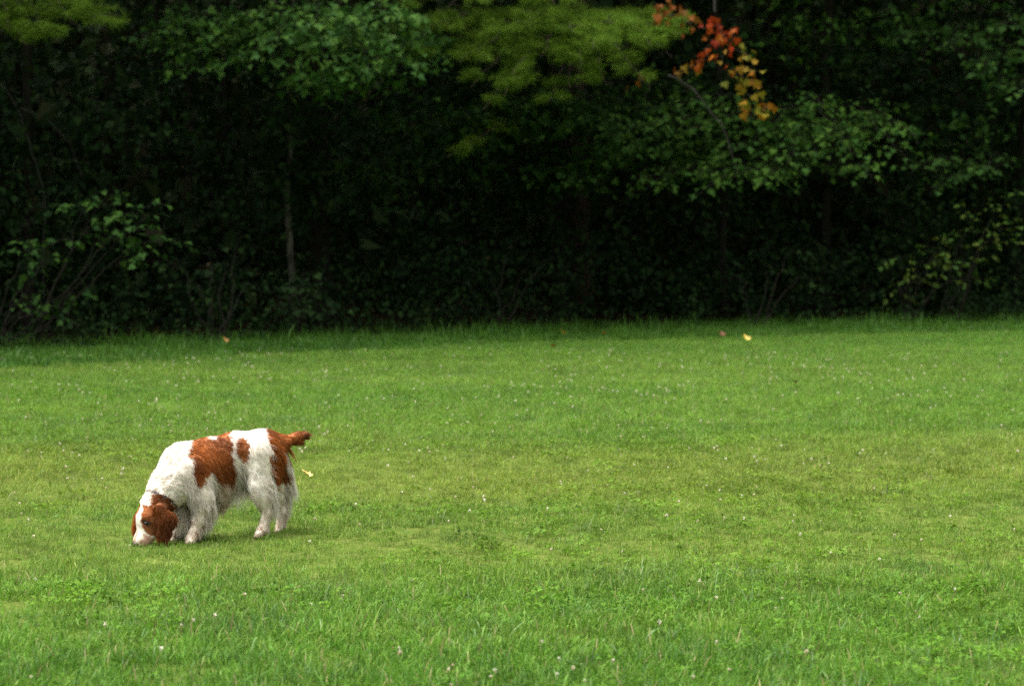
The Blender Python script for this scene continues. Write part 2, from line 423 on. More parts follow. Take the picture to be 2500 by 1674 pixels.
sapling('leafy_shrub', 'dim dark green bush in deep shade beside the slim pale trunk', 'shrub', 560,
  [(450, 700, -0.2, 1.2), (560, 650, -0.1, 1.2), (640, 720, -0.2, 1.1), (500, 620, 0.1, 1.1), (600, 580, 0.1, 1.0), (400, 650, 0.1, 1.0)], 26, G_DARK, dens=0.9)
sapling('leafy_shrub', 'dark bush hiding the foot of the slim pale trunk', 'shrub', 735,
  [(720, 715, -0.5, 1.0), (680, 750, -0.4, 1.0), (770, 740, -0.5, 1.0), (740, 690, -0.3, 1.0), (650, 770, -0.4, 0.9), (820, 780, -0.4, 0.9)], 29, G_DARK, dens=1.3)
sapling('leafy_shrub', 'dim dark green bush in deep shade at the middle of the wood', 'shrub', 1220,
  [(1080, 700, 0.0, 1.2), (1180, 660, 0.1, 1.2), (1300, 690, 0.0, 1.2), (1380, 640, 0.2, 1.0), (1240, 620, 0.3, 1.1)], 27, G_DARK, dens=0.8)
sapling('leafy_shrub', 'dim dark green bush in deep shade right of the middle of the wood', 'shrub', 1900,
  [(1780, 690, 0.1, 1.2), (1900, 660, 0.2, 1.2), (2020, 690, 0.1, 1.1), (1960, 620, 0.3, 1.0)], 28, G_DARK, dens=0.8)

# ------------------------------------------------------------------ the red and gold maple bough
rng = np.random.default_rng(31)
bx = 2.75; base = np.array([bx, float(wood_edge(bx)) + 2.2, 0.0])
root = empty('maple_tree', base); tag(root, 'young maple with a red and gold autumn bough beside the pine', 'tree')
tk = Acc(); P = wob_trunk(tk, base, 8.5, 0.06, (-0.1, -0.5), rng); tk.build('trunk', B_DARK, root, True, base)
wood = Acc(); grn = Acc(); red, gold, rust = G_RED, G_GOLD, G_RUST
LEAF_ME = {}
YB = 25.6
def bough(path, mat, n, sp, size):
    n = max(3, int(n * 0.5)); size *= 0.82; sp *= 0.9
    pts = np.array([at(a, b, YB) for a, b in path])
    tt = np.linspace(0, 1, len(pts)); u = np.linspace(0, 1, 14)
    Q = np.stack([np.interp(u, tt, pts[:, k]) for k in range(3)], 1)
    Q[:, 1] += np.sin(u * 5) * 0.12
    tube(wood, Q, np.linspace(0.008, 0.003, 14), 4)
    uu = rng.random(n)
    pos = np.stack([np.interp(uu, u, Q[:, k]) for k in range(3)], 1) + rng.normal(0, sp, (n, 3)) * [1, 1.6, 0.9]
    tip = rng.normal(0, 0.6, (n, 3)) + [0.2, -0.2, -0.8]
    nor = rng.normal(0, 0.5, (n, 3)) + [0, -0.65, 0.75]
    for q_, t_, n_ in zip(pos, tip, nor):                     # each leaf its own object
        k_ = (mat.name, int(rng.integers(4)))
        if k_ not in LEAF_ME:
            tv, tf = leaf_tpl(MAPLE, rng.uniform(0.1, 0.35), rng.uniform(0.1, 0.4)); LEAF_ME[k_] = mesh_np('leaf', tv, tf, mat)
        y_ = unit(t_); x_ = unit(np.cross(y_, n_)); z_ = np.cross(x_, y_)
        o_ = link('leaf', LEAF_ME[k_], root, Vector(q_ - base)); o_.rotation_euler = Matrix(np.stack([x_, y_, z_], 1).tolist()).to_euler()
        o_.scale = (size * rng.uniform(0.7, 1.2),) * 3
tube(wood, curve_pts(P[6], at(1745, 30, YB), 8, 0.1, 0.03, rng), np.linspace(0.03, 0.01, 8), 6)
bough([(1750, 30), (1755, 60), (1765, 100)], red, 24, 0.06, 0.10)
bough([(1765, 90), (1790, 75), (1785, 110)], red, 16, 0.05, 0.10)
bough([(1765, 100), (1735, 110), (1710, 125)], red, 14, 0.05, 0.10)
bough([(1720, 60), (1718, 75)], red, 7, 0.035, 0.10)
bough([(1765, 100), (1765, 135), (1760, 150)], red, 14, 0.06, 0.10)
bough([(1735, 130), (1710, 150), (1690, 165)], red, 10, 0.04, 0.10)
bough([(1700, 160), (1670, 172), (1690, 180)], gold, 9, 0.05, 0.10)
bough([(1660, 170), (1665, 172)], gold, 6, 0.05, 0.11)
bough([(1775, 130), (1800, 120), (1830, 140), (1815, 130)], gold, 20, 0.07, 0.10)
bough([(1790, 170), (1810, 185), (1840, 205)], gold, 34, 0.10, 0.115)
bough([(1810, 200), (1825, 230), (1860, 250)], gold, 30, 0.09, 0.115)
bough([(1850, 240), (1870, 260), (1865, 275)], gold, 14, 0.05, 0.115)
bough([(1600, 15), (1640, 40), (1680, 60)], rust, 46, 0.10, 0.10)
bough([(1610, 25), (1625, 10)], rust, 20, 0.09, 0.10)
bough([(1560, 190), (1590, 210), (1570, 240)], rust, 9, 0.10, 0.09)
wood.build('limb', B_DARK, root, True, base)
crown_cloud(grn, (P[-1][0], P[-1][1] + .6, 7.6), (1.3, 1.2, 1.2), 2600, 0.13, rng); grn.build('crown', G_MAPLE, root, False, base)

# bare dead branches
def dead(label, pathpx, Y, r, side=()):
    rng = np.random.default_rng(len(label))
    A = Acc()
    pts = np.array([at(a, b, Y) for a, b in pathpx])
    tt = np.linspace(0, 1, len(pts)); u = np.linspace(0, 1, 18)
    Q = np.stack([np.interp(u, tt, pts[:, k]) for k in range(3)], 1) + rng.normal(0, 0.008, (18, 3))
    tube(A, Q, np.linspace(r, r * 0.6, 18), 5)
    for sp in side:
        S = np.array([at(a, b, Y) for a, b in sp]); tube(A, S, np.linspace(r * .7, r * .35, len(S)), 4)
    o = A.build('dead_branch', B_GREY, None, True)
    tag(o, label, 'branch')
dead('thin grey dead branch zigzagging down the left border of the wood', [(-60, 150), (0, 205), (45, 262), (60, 320), (90, 400), (104, 460), (106, 560), (108, 830)], 25.3, 0.008,
     [[(45, 262), (110, 285), (170, 350), (200, 430)], [(104, 525), (70, 548), (40, 560)]])
dead('short bent grey branch under the red leaves', [(1630, 185), (1650, 190), (1690, 218), (1712, 240), (1730, 268), (1760, 300), (1800, 420)], 27.6, 0.010, [[(1690, 218), (1675, 215), (1680, 212)]])

# ------------------------------------------------------------------ pines
def pine(label, x, yoff, h, r, boughs, seed, rich=1.5):
    rng = np.random.default_rng(seed)
    base = np.array([x, float(wood_edge(x)) + yoff, 0.0])
    root = empty('pine_tree', base); tag(root, label, 'tree')
    tk = Acc(); P = wob_trunk(tk, base, h, r, (0, -0.3), rng); tk.build('trunk', B_PINE, root, True, base)
    nd = Acc()
    pos, dr, ln = [], [], []
    def tufts(a, b, width, n):
        a, b = np.asarray(a, float), np.asarray(b, float)
        wood = Acc(); Q = curve_pts(a, b, 9, 0.08, 0.02, rng); tube(wood, Q, np.linspace(0.012, 0.002, 9), 5)
        ax_ = unit(b - a); lat = unit(np.cross(ax_, [0, 0, 1.0]))
        Lg = np.linalg.norm(b - a)
        for k in range(n):
            if k % 9 == 0:                                    # a twig that carries the next few tufts
                t = rng.uniform(0.1, 1.0); s = rng.choice([-1, 1]); zz = rng.normal(0.06, 0.14); aa = rng.uniform(0.4, 1.0); wr = math.sqrt(rng.random())
            q = Q[int(t * 8)]
            w = width * wr * (1.15 - 0.6 * t)
            d = unit(lat * s * 1.0 + ax_ * aa + [0, 0, zz])
            e = q + d * w * rng.uniform(0.55, 1.05) + np.array([0, 0, -0.25 * w * w]) + rng.normal(0, 1, 3) * (0.05, 0.05, 0.022)
            if w > 0.25 and k % 9 == 0: tube(wood, np.array([q, (q + e) / 2 + [0, 0, .02], e]), [0.006, 0.004, 0.002], 3)
            pos.append(e); dr.append(unit(d + [0, 0, 0.25] + rng.normal(0, 0.2, 3))); ln.append(rng.uniform(0.08, 0.135))
        wood.build('limb', B_PINE, root, True, base)
    for (px, py, Y, hz, wd, n) in boughs:
        tipp = at(px, py, Y)
        i = np.argmin(np.abs(P[:, 2] - hz)); tufts(P[i] + (tipp - P[i]) * 0.3, tipp, wd, int(n * rich))
    for k in range(26):                                       # the crown above the picture
        z = rng.uniform(4.6, h); a_ = rng.uniform(0, 6.28); rr = (1 - (z - 4.6) / (h - 3.6)) * 2.6 + 0.3
        i = np.argmin(np.abs(P[:, 2] - z))
        tufts(P[i], P[i] + np.array([math.cos(a_) * rr, math.sin(a_) * rr, -0.15]), 0.7, 42)
    pos, dr, ln = np.array(pos), np.array(dr), np.array(ln)
    m = 26; n = len(pos)                                      # needles per tuft: slim two-triangle blades
    D = unit(dr[:, None] + rng.normal(0, 0.55, (n, m, 3)))
    O = pos[:, None] - dr[:, None] * (rng.random((n, m, 1)) * 0.10)
    Ln = ln[:, None, None] * rng.uniform(0.75, 1.1, (n, m, 1))
    S = unit(np.cross(D, rng.normal(0, 1, (n, m, 3)))) * 0.003
    Vn = np.stack([O - S, O + S, O + D * Ln + [0, 0, -0.012]], 2).reshape(-1, 3)
    nd.add(Vn, np.arange(len(Vn)).reshape(-1, 3))
    nd.build('needles', G_PINE, root, False, base)
pine('tall pine whose soft olive boughs hang at the top centre of the wood', 0.9, 3.6, 11.0, 0.17,
  [(1030, 70, 25.0, 4.2, .55, 150), (1120, 150, 24.8, 4.0, .5, 140), (1230, 235, 24.8, 3.8, .32, 110), (1150, 215, 25.0, 3.7, .32, 80), (1280, 60, 24.6, 4.5, .6, 170),
   (1400, 80, 24.6, 4.4, .6, 170), (1500, 60, 24.6, 4.5, .6, 170), (1420, 160, 24.8, 4.2, .5, 150), (1510, 120, 24.7, 4.3, .5, 140), (1590, 110, 24.8, 4.3, .4, 120), (1660, 85, 25.0, 4.3, .35, 100),
   (1570, 200, 25.0, 3.9, .28, 70), (1320, 140, 24.8, 4.1, .5, 140), (1090, 20, 24.8, 4.7, .6, 150), (1200, 100, 24.8, 4.3, .5, 130), (1350, 10, 24.4, 4.8, .6, 150), (960, 150, 25.4, 4.0, .4, 90),
   (1090, 385, 26.0, 3.2, .22, 46), (1480, 210, 25.2, 3.9, .35, 80), (880, 90, 25.2, 4.3, .45, 90), (930, 30, 25.0, 4.6, .5, 110), (1180, 270, 24.9, 3.6, .22, 60), (1250, 180, 24.6, 3.9, .3, 80), (1390, 215, 24.9, 3.8, .3, 70), (1640, 140, 25.0, 4.1, .3, 70), (1450, 120, 24.2, 4.4, .4, 110), (1340, 250, 25.6, 3.6, .25, 50), (1690, 60, 24.9, 4.4, .28, 70)], 41)
pine('dark pine at the top left corner with one lit olive bough', -5.9, 3.2, 10.0, 0.14,
  [(250, 75, 23.6, 4.1, .5, 150), (180, 60, 23.4, 4.2, .5, 150), (110, 80, 23.4, 4.1, .45, 120), (60, 110, 23.4, 4.0, .4, 90), (20, 70, 23.4, 4.1, .4, 90)], 42)

# ------------------------------------------------------------------ the wood behind: one mass
rng = np.random.default_rng(51)
mass = Acc(); sticks = Acc()
for k in range(110):                                           # trunks far in
    x = rng.uniform(-26, 26); y = float(wood_edge(x)) + rng.uniform(4.5, 24)
    P = trunk_pts((x, y, 0), rng.uniform(6, 9), rng.normal(0, .5, 2), rng, 7)
    tube(sticks, P, np.linspace(rng.uniform(.05, .16), .04, 7), 6)
o = sticks.build('wood_trunks', B_DARK, None, True); o['kind'] = 'stuff'
def mass_leaves(n, xr, tr, zr, clumps, sp, size):
    cx = rng.uniform(*xr, clumps); cy = wood_edge(cx) + rng.uniform(*tr, clumps); cz = rng.uniform(*zr, clumps)
    C = np.stack([cx, cy, cz], 1)[rng.integers(0, clumps, n)]
    p = C + rng.normal(0, 1, (n, 3)) * sp
    p[:, 2] = np.abs(p[:, 2]) + 0.02
    tip = rng.normal(0, 1, (n, 3)); tip[:, 2] -= 0.6
    nor = np.array([0, 0, 1.0]) + rng.normal(0, 0.7, (n, 3))
    put_leaves(mass, T_QUAD, p, tip, nor, size * rng.uniform(0.6, 1.4, n))
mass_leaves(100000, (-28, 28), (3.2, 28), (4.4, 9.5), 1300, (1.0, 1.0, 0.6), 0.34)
mass_leaves(40000, (-40, 40), (24, 32), (0.0, 11.0), 700, (1.4, 1.0, 1.0), 0.5)     # closed canopy, with a back leaf wall added to shut out sky
mass_leaves(80000, (-28, 28), (-0.7, 3.6), (5.3, 9.0), 580, (0.8, 0.7, 0.55), 0.17)    # unseen overhang spread outward to shade the foliage below
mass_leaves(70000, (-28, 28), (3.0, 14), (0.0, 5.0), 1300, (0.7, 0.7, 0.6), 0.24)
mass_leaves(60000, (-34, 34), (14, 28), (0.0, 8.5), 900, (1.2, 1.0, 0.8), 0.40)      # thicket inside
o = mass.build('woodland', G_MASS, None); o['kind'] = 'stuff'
und = Acc()
n = 80000; nc = 900
cx = rng.uniform(-15, 15, nc); cy = wood_edge(cx) + rng.uniform(1.2, 7, nc); cz = 3.8 * rng.random(nc) ** 1.1
C = np.stack([cx, cy, cz], 1)[rng.integers(0, nc, n)]
p = C + rng.normal(0, 1, (n, 3)) * (0.28, 0.28, 0.2); p[:, 2] = np.abs(p[:, 2])
tip = rng.normal(0, 1, (n, 3)); tip[:, 2] -= 0.5
put_leaves(und, T_OVAL, p, tip, np.array([0, 0, 1.0]) + rng.normal(0, .6, (n, 3)), 0.095 * rng.uniform(.6, 1.3, n))
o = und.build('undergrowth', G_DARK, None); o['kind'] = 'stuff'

weeds = Acc()                                                  # low weeds along the foot of the wood
nc = 420; n = 15000
cx = rng.uniform(-13, 13, nc); cy = wood_edge(cx) + rng.uniform(-0.5, 1.2, nc); cz = rng.uniform(0.05, 0.8, nc) * np.clip((cy - wood_edge(cx) + 0.6), 0.25, 1)
C = np.stack([cx, cy, cz], 1)[rng.integers(0, nc, n)]
p = C + rng.normal(0, 1, (n, 3)) * (0.16, 0.16, 0.10); p[:, 2] = np.abs(p[:, 2]) + .01
tip = rng.normal(0, 1, (n, 3)); tip[:, 2] -= 0.3
put_leaves(weeds, T_OVAL, p, tip, np.array([0, 0, 1.0]) + rng.normal(0, .5, (n, 3)), 0.06 * rng.uniform(.6, 1.4, n))
o = weeds.build('rim_weeds', G_DARK, None); o['kind'] = 'stuff'

front = Acc()                                                  # loose dark twigs of leaves before the trunks
nc = 190; n = 9000
cx = rng.uniform(-12, 12, nc); cy = wood_edge(cx) + rng.uniform(0.4, 2.6, nc); cz = rng.uniform(0.3, 3.2, nc)
C = np.stack([cx, cy, cz], 1)[rng.integers(0, nc, n)]
p = C + rng.normal(0, 1, (n, 3)) * (0.26, 0.22, 0.13)
tip = rng.normal(0, 1, (n, 3)); tip[:, 2] -= 0.5
put_leaves(front, T_MAPLE, p, tip, np.array([0, 0, 1.0]) + rng.normal(0, .45, (n, 3)), 0.08 * rng.uniform(.6, 1.2, n))
o = front.build('understorey', G_DARK, None); o['kind'] = 'stuff'
# ------------------------------------------------------------------ grass
def grass_mat(name, stops, dry, gold, spec=0.2, trans=0.4):
    """tone: slow noise in the place mixes greens, plus a thin dry band; each blade varies a little"""
    m, nt, bs, out = nodes(name)
    N = nt.nodes.new; Lk = nt.links.new
    g = N('ShaderNodeNewGeometry'); oi = N('ShaderNodeObjectInfo')
    mp = N('ShaderNodeMapping'); mp.inputs['Scale'].default_value = (0.28, 0.75, 0)
    Lk(g.outputs['Position'], mp.inputs[0])
    n1 = N('ShaderNodeTexNoise'); n1.inputs['Scale'].default_value = 1.1; n1.inputs['Detail'].default_value = 4; n1.inputs['Roughness'].default_value = 0.6
    Lk(mp.outputs[0], n1.inputs['Vector'])
    add = N('ShaderNodeMath'); add.operation = 'MULTIPLY_ADD'
    Lk(g.outputs['Random Per Island'], add.inputs[0]); add.inputs[1].default_value = 0.75
    Lk(n1.outputs[0], add.inputs[2])
    sub = N('ShaderNodeMath'); sub.operation = 'SUBTRACT'; Lk(add.outputs[0], sub.inputs[0]); sub.inputs[1].default_value = 0.375
    r = ramp(nt, stops); Lk(sub.outputs[0], r.inputs[0])
    # cooler bluish patches of another grass
    n3 = N('ShaderNodeTexNoise'); n3.inputs['Scale'].default_value = 1.6; n3.inputs['Detail'].default_value = 4; n3.inputs['Roughness'].default_value = 0.7
    Lk(g.outputs['Position'], n3.inputs['Vector'])
    m3 = N('ShaderNodeMapRange'); m3.inputs['From Min'].default_value = 0.52; m3.inputs['From Max'].default_value = 0.72; m3.inputs['To Max'].default_value = 0.5
    Lk(n3.outputs[0], m3.inputs['Value'])
    mxb = N('ShaderNodeMixRGB'); Lk(m3.outputs[0], mxb.inputs[0]); Lk(r.outputs[0], mxb.inputs[1]); mxb.inputs[2].default_value = (0.062, 0.165, 0.048, 1)
    r = mxb
    # drier turf in strips across the lawn
    sx = N('ShaderNodeSeparateXYZ'); Lk(g.outputs['Position'], sx.inputs[0])
    n2 = N('ShaderNodeTexNoise'); n2.inputs['Scale'].default_value = 0.55; n2.inputs['Detail'].default_value = 3
    Lk(g.outputs['Position'], n2.inputs['Vector'])
    ma = N('ShaderNodeMath'); ma.operation = 'MULTIPLY_ADD'; Lk(n2.outputs[0], ma.inputs[0]); ma.inputs[1].default_value = 3.0; Lk(sx.outputs['Y'], ma.inputs[2])
    mr = N('ShaderNodeMapRange'); mr.inputs['From Min'].default_value = 6.0; mr.inputs['From Max'].default_value = 30.0
    Lk(ma.outputs[0], mr.inputs['Value'])
    rb = ramp(nt, [(0.0, (0.05,) * 3), (0.15, (0.08,) * 3), (0.205, (0.45,) * 3), (0.25, (0.35,) * 3), (0.30, (0.85,) * 3), (0.36, (0.7,) * 3), (0.43, (0.22,) * 3), (0.55, (0.15,) * 3), (0.66, (0.3,) * 3), (0.8, (0.05,) * 3), (1.0, (0.0,) * 3)])
    Lk(mr.outputs[0], rb.inputs[0])
    rp = N('ShaderNodeMath'); rp.operation = 'MULTIPLY_ADD'; Lk(g.outputs['Random Per Island'], rp.inputs[0]); rp.inputs[1].default_value = 0.9; rp.inputs[2].default_value = 0.25
    mu = N('ShaderNodeMath'); mu.operation = 'MULTIPLY'; mu.use_clamp = True; Lk(rb.outputs[0], mu.inputs[0]); Lk(rp.outputs[0], mu.inputs[1])
    mix = N('ShaderNodeMixRGB'); Lk(mu.outputs[0], mix.inputs[0]); Lk(r.outputs[0], mix.inputs[1]); mix.inputs[2].default_value = (*dry, 1)
    # the odd straw-coloured blade
    gt = N('ShaderNodeMath'); gt.operation = 'GREATER_THAN'; gt.inputs[1].default_value = 0.955; Lk(g.outputs['Random Per Island'], gt.inputs[0])
    mix2 = N('ShaderNodeMixRGB'); Lk(gt.outputs[0], mix2.inputs[0]); Lk(mix.outputs[0], mix2.inputs[1]); mix2.inputs[2].default_value = (*gold, 1)
    hv = N('ShaderNodeHueSaturation'); mv = N('ShaderNodeMapRange'); mv.inputs['To Min'].default_value = 0.5; mv.inputs['To Max'].default_value = 1.22
    Lk(oi.outputs['Random'], mv.inputs['Value']); Lk(mv.outputs[0], hv.inputs['Value']); Lk(mix2.outputs[0], hv.inputs['Color'])
    Lk(hv.outputs[0], bs.inputs['Base Color'])
    bs.inputs['Roughness'].default_value = 0.45; bs.inputs['Specular IOR Level'].default_value = spec
    tr = N('ShaderNodeBsdfTranslucent'); Lk(hv.outputs[0], tr.inputs['Color'])
    mx = N('ShaderNodeMixShader'); mx.inputs[0].default_value = trans
    Lk(bs.outputs[0], mx.inputs[1]); Lk(tr.outputs[0], mx.inputs[2]); Lk(mx.outputs[0], out.inputs['Surface'])
    return m
M_GRASS = grass_mat('grass_blade', [(0.1, (0.056, 0.165, 0.015)), (0.4, (0.095, 0.240, 0.020)), (0.6, (0.133, 0.28, 0.027)), (0.9, (0.20, 0.315, 0.046))], (0.28, 0.31, 0.050), (0.34, 0.29, 0.13))
M_TALL = grass_mat('tall_grass_blade', [(0.15, (0.070, 0.165, 0.038)), (0.5, (0.115, 0.22, 0.060)), (0.85, (0.19, 0.275, 0.10))], (0.24, 0.26, 0.09), (0.40, 0.36, 0.19), spec=0.45)
M_CLOV = grass_mat('clover_leaf', [(0.15, (0.064, 0.175, 0.013)), (0.5, (0.095, 0.22, 0.016)), (0.85, (0.13, 0.25, 0.02))], (0.16, 0.22, 0.022), (0.10, 0.2, 0.02), spec=0.1)
M_LONG = grass_mat('rim_grass', [(0.15, (0.040, 0.122, 0.012)), (0.5, (0.062, 0.165, 0.014)), (0.85, (0.09, 0.195, 0.017))], (0.05, 0.12, 0.02), (0.10, 0.11, 0.03))

def blades(rng, n, R0, lmin, lmax, wid, lean, curl, seg=3):
    a = rng.uniform(0, 6.28, n); r_ = R0 * np.sqrt(rng.random(n))
    o = np.stack([r_ * np.cos(a), r_ * np.sin(a), np.zeros(n)], 1)
    b = rng.uniform(0, 6.28, n); d = np.stack([np.cos(b), np.sin(b), np.zeros(n)], 1)
    s = np.stack([-np.sin(b + rng.normal(0, .5, n)), np.cos(b), np.zeros(n)], 1)
    Lb = lmin + (lmax - lmin) * rng.random(n) ** 1.6
    w = wid * rng.uniform(0.6, 1.3, n)
    th0 = np.abs(rng.normal(0, lean, n)); cu = np.abs(rng.normal(0, curl, n))
    V = np.empty((n, seg * 2 + 1, 3)); p = o.copy()
    for k in range(seg + 1):
        t = k / seg
        if k < seg:
            ww = (w * (1 - 0.55 * t ** 1.5) * 0.5)[:, None] * s
            V[:, 2 * k] = p - ww; V[:, 2 * k + 1] = p + ww
        else: V[:, 2 * k] = p
        th = th0 + cu * t
        p = p + (Lb / seg)[:, None] * (d * np.sin(th)[:, None] + np.array([0, 0, 1.0]) * np.cos(th)[:, None])
    V[:, :, 2] = np.maximum(V[:, :, 2], 0.002)
    f = []
    for k in range(seg - 1):
        q = 2 * k; f += [(q, q + 1, q + 3), (q, q + 3, q + 2)]
    q = 2 * (seg - 1); f.append((q, q + 1, q + 2))
    F = (np.array(f)[None] + (np.arange(n) * (2 * seg + 1))[:, None, None]).reshape(-1, 3)
    return V.reshape(-1, 3), F

def source(name, objs_):
    c = bpy.data.collections.new(name)
    for o in objs_: c.objects.link(o)
    return c
def tuft_set(name, n_var, maker, mat, seed):
    rng = np.random.default_rng(seed); L_ = []
    for k in range(n_var):
        V, F = maker(rng)
        L_.append(bpy.data.objects.new(name, mesh_np(name, V, F, mat)))
    return source(name, L_)
C_SHORT = tuft_set('grass_tuft', 6, lambda r: blades(r, 62, 0.08, 0.018, 0.07, 0.0030, 0.85, 1.2), M_GRASS, 61)
C_TALL = tuft_set('tall_grass_tuft', 5, lambda r: blades(r, 12, 0.08, 0.06, 0.13, 0.0042, 0.8, 1.0, 4), M_TALL, 62)
C_RIM = tuft_set('rim_grass_tuft', 5, lambda r: blades(r, 46, 0.14, 0.035, 0.11, 0.006, 0.6, 1.0, 4), M_LONG, 63)
C_TALLRIM = tuft_set('tall_rim_grass_tuft', 4, lambda r: blades(r, 26, 0.12, 0.09, 0.24, 0.007, 0.45, 0.9, 4), M_LONG, 66)
def clover(rng, n=22, R0=0.09):
    out_v, out_f, k0 = [], [], 0
    leaflet = np.array([(0, 0, 0), (.32, .30, .05), (.42, .66, .03), (.22, .95, 0), (0, .90, -.02), (-.22, .95, 0), (-.42, .66, .03), (-.32, .30, .05)])
    lf = np.array([(0, i, i + 1) for i in range(1, 7)])
    for i in range(n):
        a = rng.uniform(0, 6.28); r_ = R0 * math.sqrt(rng.random())
        c = np.array([r_ * math.cos(a), r_ * math.sin(a), rng.uniform(0.018, 0.048)])
        nn = unit(np.array([0, 0, 1.0]) + rng.normal(0, 0.5, 3)); x = unit(np.cross(nn, [0.3, 1, 0])); y = np.cross(nn, x)
        rot = rng.uniform(0, 6.28); sz = rng.uniform(0.007, 0.0125)
        for q in range(3):
            t = rot + q * 2.0944
            ux = math.cos(t) * x + math.sin(t) * y; uy = -math.sin(t) * x + math.cos(t) * y
            v = c + sz * (leaflet[:, 0:1] * ux + leaflet[:, 1:2] * uy + leaflet[:, 2:3] * nn)
            out_v.append(v); out_f.append(lf + k0); k0 += 8
        st = np.array([c * [1, 1, 0] + [0.001, 0, 0], c * [1, 1, 0] - [0.001, 0, 0], c])
        out_v.append(st); out_f.append(np.array([(0, 1, 2)]) + k0); k0 += 3
    return np.concatenate(out_v), np.concatenate(out_f)
C_CLOV = tuft_set('clover_tuft', 5, clover, M_CLOV, 64)

def scatter(name, xs, ys, col_src, dens, seed, noise=None, smin=0.75, smax=1.3, inside=None, tilt=0.12, hnoise=0.0, yscale=None):
    """one object: an emitter sheet whose node tree strews tufts over it"""
    X, Y = np.meshgrid(xs, ys, indexing='ij'); V = np.stack([X, Y, X * 0 + 0.001], -1).reshape(-1, 3)
    nx, ny = len(xs), len(ys)
    i, j = np.meshgrid(np.arange(nx - 1), np.arange(ny - 1), indexing='ij'); a = (i * ny + j).ravel()
    F = np.stack([a, a + ny, a + ny + 1, a + 1], -1)
    if inside is not None:
        cc = V[F].mean(1); F = F[inside(cc[:, 0], cc[:, 1])]
    o = link(name, mesh_np(name, V, F, M_GRASS)); o['kind'] = 'stuff'
    ng = bpy.data.node_groups.new(name, 'GeometryNodeTree')
    ng.interface.new_socket('Geometry', in_out='INPUT', socket_type='NodeSocketGeometry')
    ng.interface.new_socket('Geometry', in_out='OUTPUT', socket_type='NodeSocketGeometry')
    N = ng.nodes.new; Lk = ng.links.new
    gi, go = N('NodeGroupInput'), N('NodeGroupOutput')
    dp = N('GeometryNodeDistributePointsOnFaces'); dp.inputs['Density'].default_value = dens; dp.inputs['Seed'].default_value = seed
    Lk(gi.outputs[0], dp.inputs['Mesh'])
    if noise:
        sc_, lo, hi, stretch = noise
        ps = N('GeometryNodeInputPosition'); vm = N('ShaderNodeVectorMath'); vm.operation = 'MULTIPLY'; vm.inputs[1].default_value = (stretch, 1, 1)
        Lk(ps.outputs[0], vm.inputs[0])
        tn = N('ShaderNodeTexNoise'); tn.inputs['Scale'].default_value = sc_; tn.inputs['Detail'].default_value = 3
        Lk(vm.outputs[0], tn.inputs['Vector'])
        mr = N('ShaderNodeMapRange'); mr.inputs['From Min'].default_value = lo; mr.inputs['From Max'].default_value = hi; mr.inputs['To Max'].default_value = dens
        Lk(tn.outputs[0], mr.inputs['Value']); Lk(mr.outputs[0], dp.inputs['Density'])
    ci = N('GeometryNodeCollectionInfo'); ci.inputs['Collection'].default_value = col_src; ci.inputs['Separate Children'].default_value = True; ci.inputs['Reset Children'].default_value = True
    ip = N('GeometryNodeInstanceOnPoints'); ip.inputs['Pick Instance'].default_value = True
    Lk(dp.outputs['Points'], ip.inputs['Points']); Lk(ci.outputs[0], ip.inputs['Instance'])
    rr = N('FunctionNodeRandomValue'); rr.data_type = 'FLOAT_VECTOR'; rr.inputs[0].default_value = (-tilt, -tilt, 0); rr.inputs[1].default_value = (tilt, tilt, 6.283); rr.inputs['Seed'].default_value = seed + 1
    Lk(rr.outputs[0], ip.inputs['Rotation'])
    rs = N('FunctionNodeRandomValue'); rs.data_type = 'FLOAT'; rs.inputs[2].default_value = smin; rs.inputs[3].default_value = smax; rs.inputs['Seed'].default_value = seed + 2
    if hnoise:
        p2 = N('GeometryNodeInputPosition'); t2 = N('ShaderNodeTexNoise'); t2.inputs['Scale'].default_value = 0.9; t2.inputs['Detail'].default_value = 3
        Lk(p2.outputs[0], t2.inputs['Vector'])
        m2 = N('ShaderNodeMapRange'); m2.inputs['From Min'].default_value = 0.3; m2.inputs['From Max'].default_value = 0.7; m2.inputs['To Min'].default_value = 1 - hnoise; m2.inputs['To Max'].default_value = 1 + hnoise
        Lk(t2.outputs[0], m2.inputs['Value'])
        mm = N('ShaderNodeMath'); mm.operation = 'MULTIPLY'; Lk(rs.outputs[1], mm.inputs[0]); Lk(m2.outputs[0], mm.inputs[1])
        if yscale:                                            # thin dry turf grows lower
            s3 = N('ShaderNodeSeparateXYZ'); Lk(p2.outputs[0], s3.inputs[0])
            w3 = N('ShaderNodeMath'); w3.operation = 'MULTIPLY_ADD'; Lk(t2.outputs[0], w3.inputs[0]); w3.inputs[1].default_value = 1.2; Lk(s3.outputs['Y'], w3.inputs[2])
            fc = N('ShaderNodeFloatCurve'); cv = fc.mapping.curves[0]
            m4 = N('ShaderNodeMapRange'); m4.inputs['From Min'].default_value = 6.0; m4.inputs['From Max'].default_value = 26.0; Lk(w3.outputs[0], m4.inputs['Value'])
            cv.points[0].location = (0, 1.0); cv.points[1].location = (1, 0.8)
            for q_ in yscale: cv.points.new(*q_)
            fc.mapping.update(); Lk(m4.outputs[0], fc.inputs['Value'])
            m5 = N('ShaderNodeMath'); m5.operation = 'MULTIPLY'; Lk(mm.outputs[0], m5.inputs[0]); Lk(fc.outputs[0], m5.inputs[1]); mm = m5
        Lk(mm.outputs[0], ip.inputs['Scale'])
    else:
        Lk(rs.outputs[1], ip.inputs['Scale'])
    Lk(ip.outputs[0], go.inputs[0])
    md = o.modifiers.new('strew', 'NODES'); md.node_group = ng
    return o
near = lambda x, y: (np.abs(x) < 1.8 + 0.27 * y) & (y < lawn_edge(x))
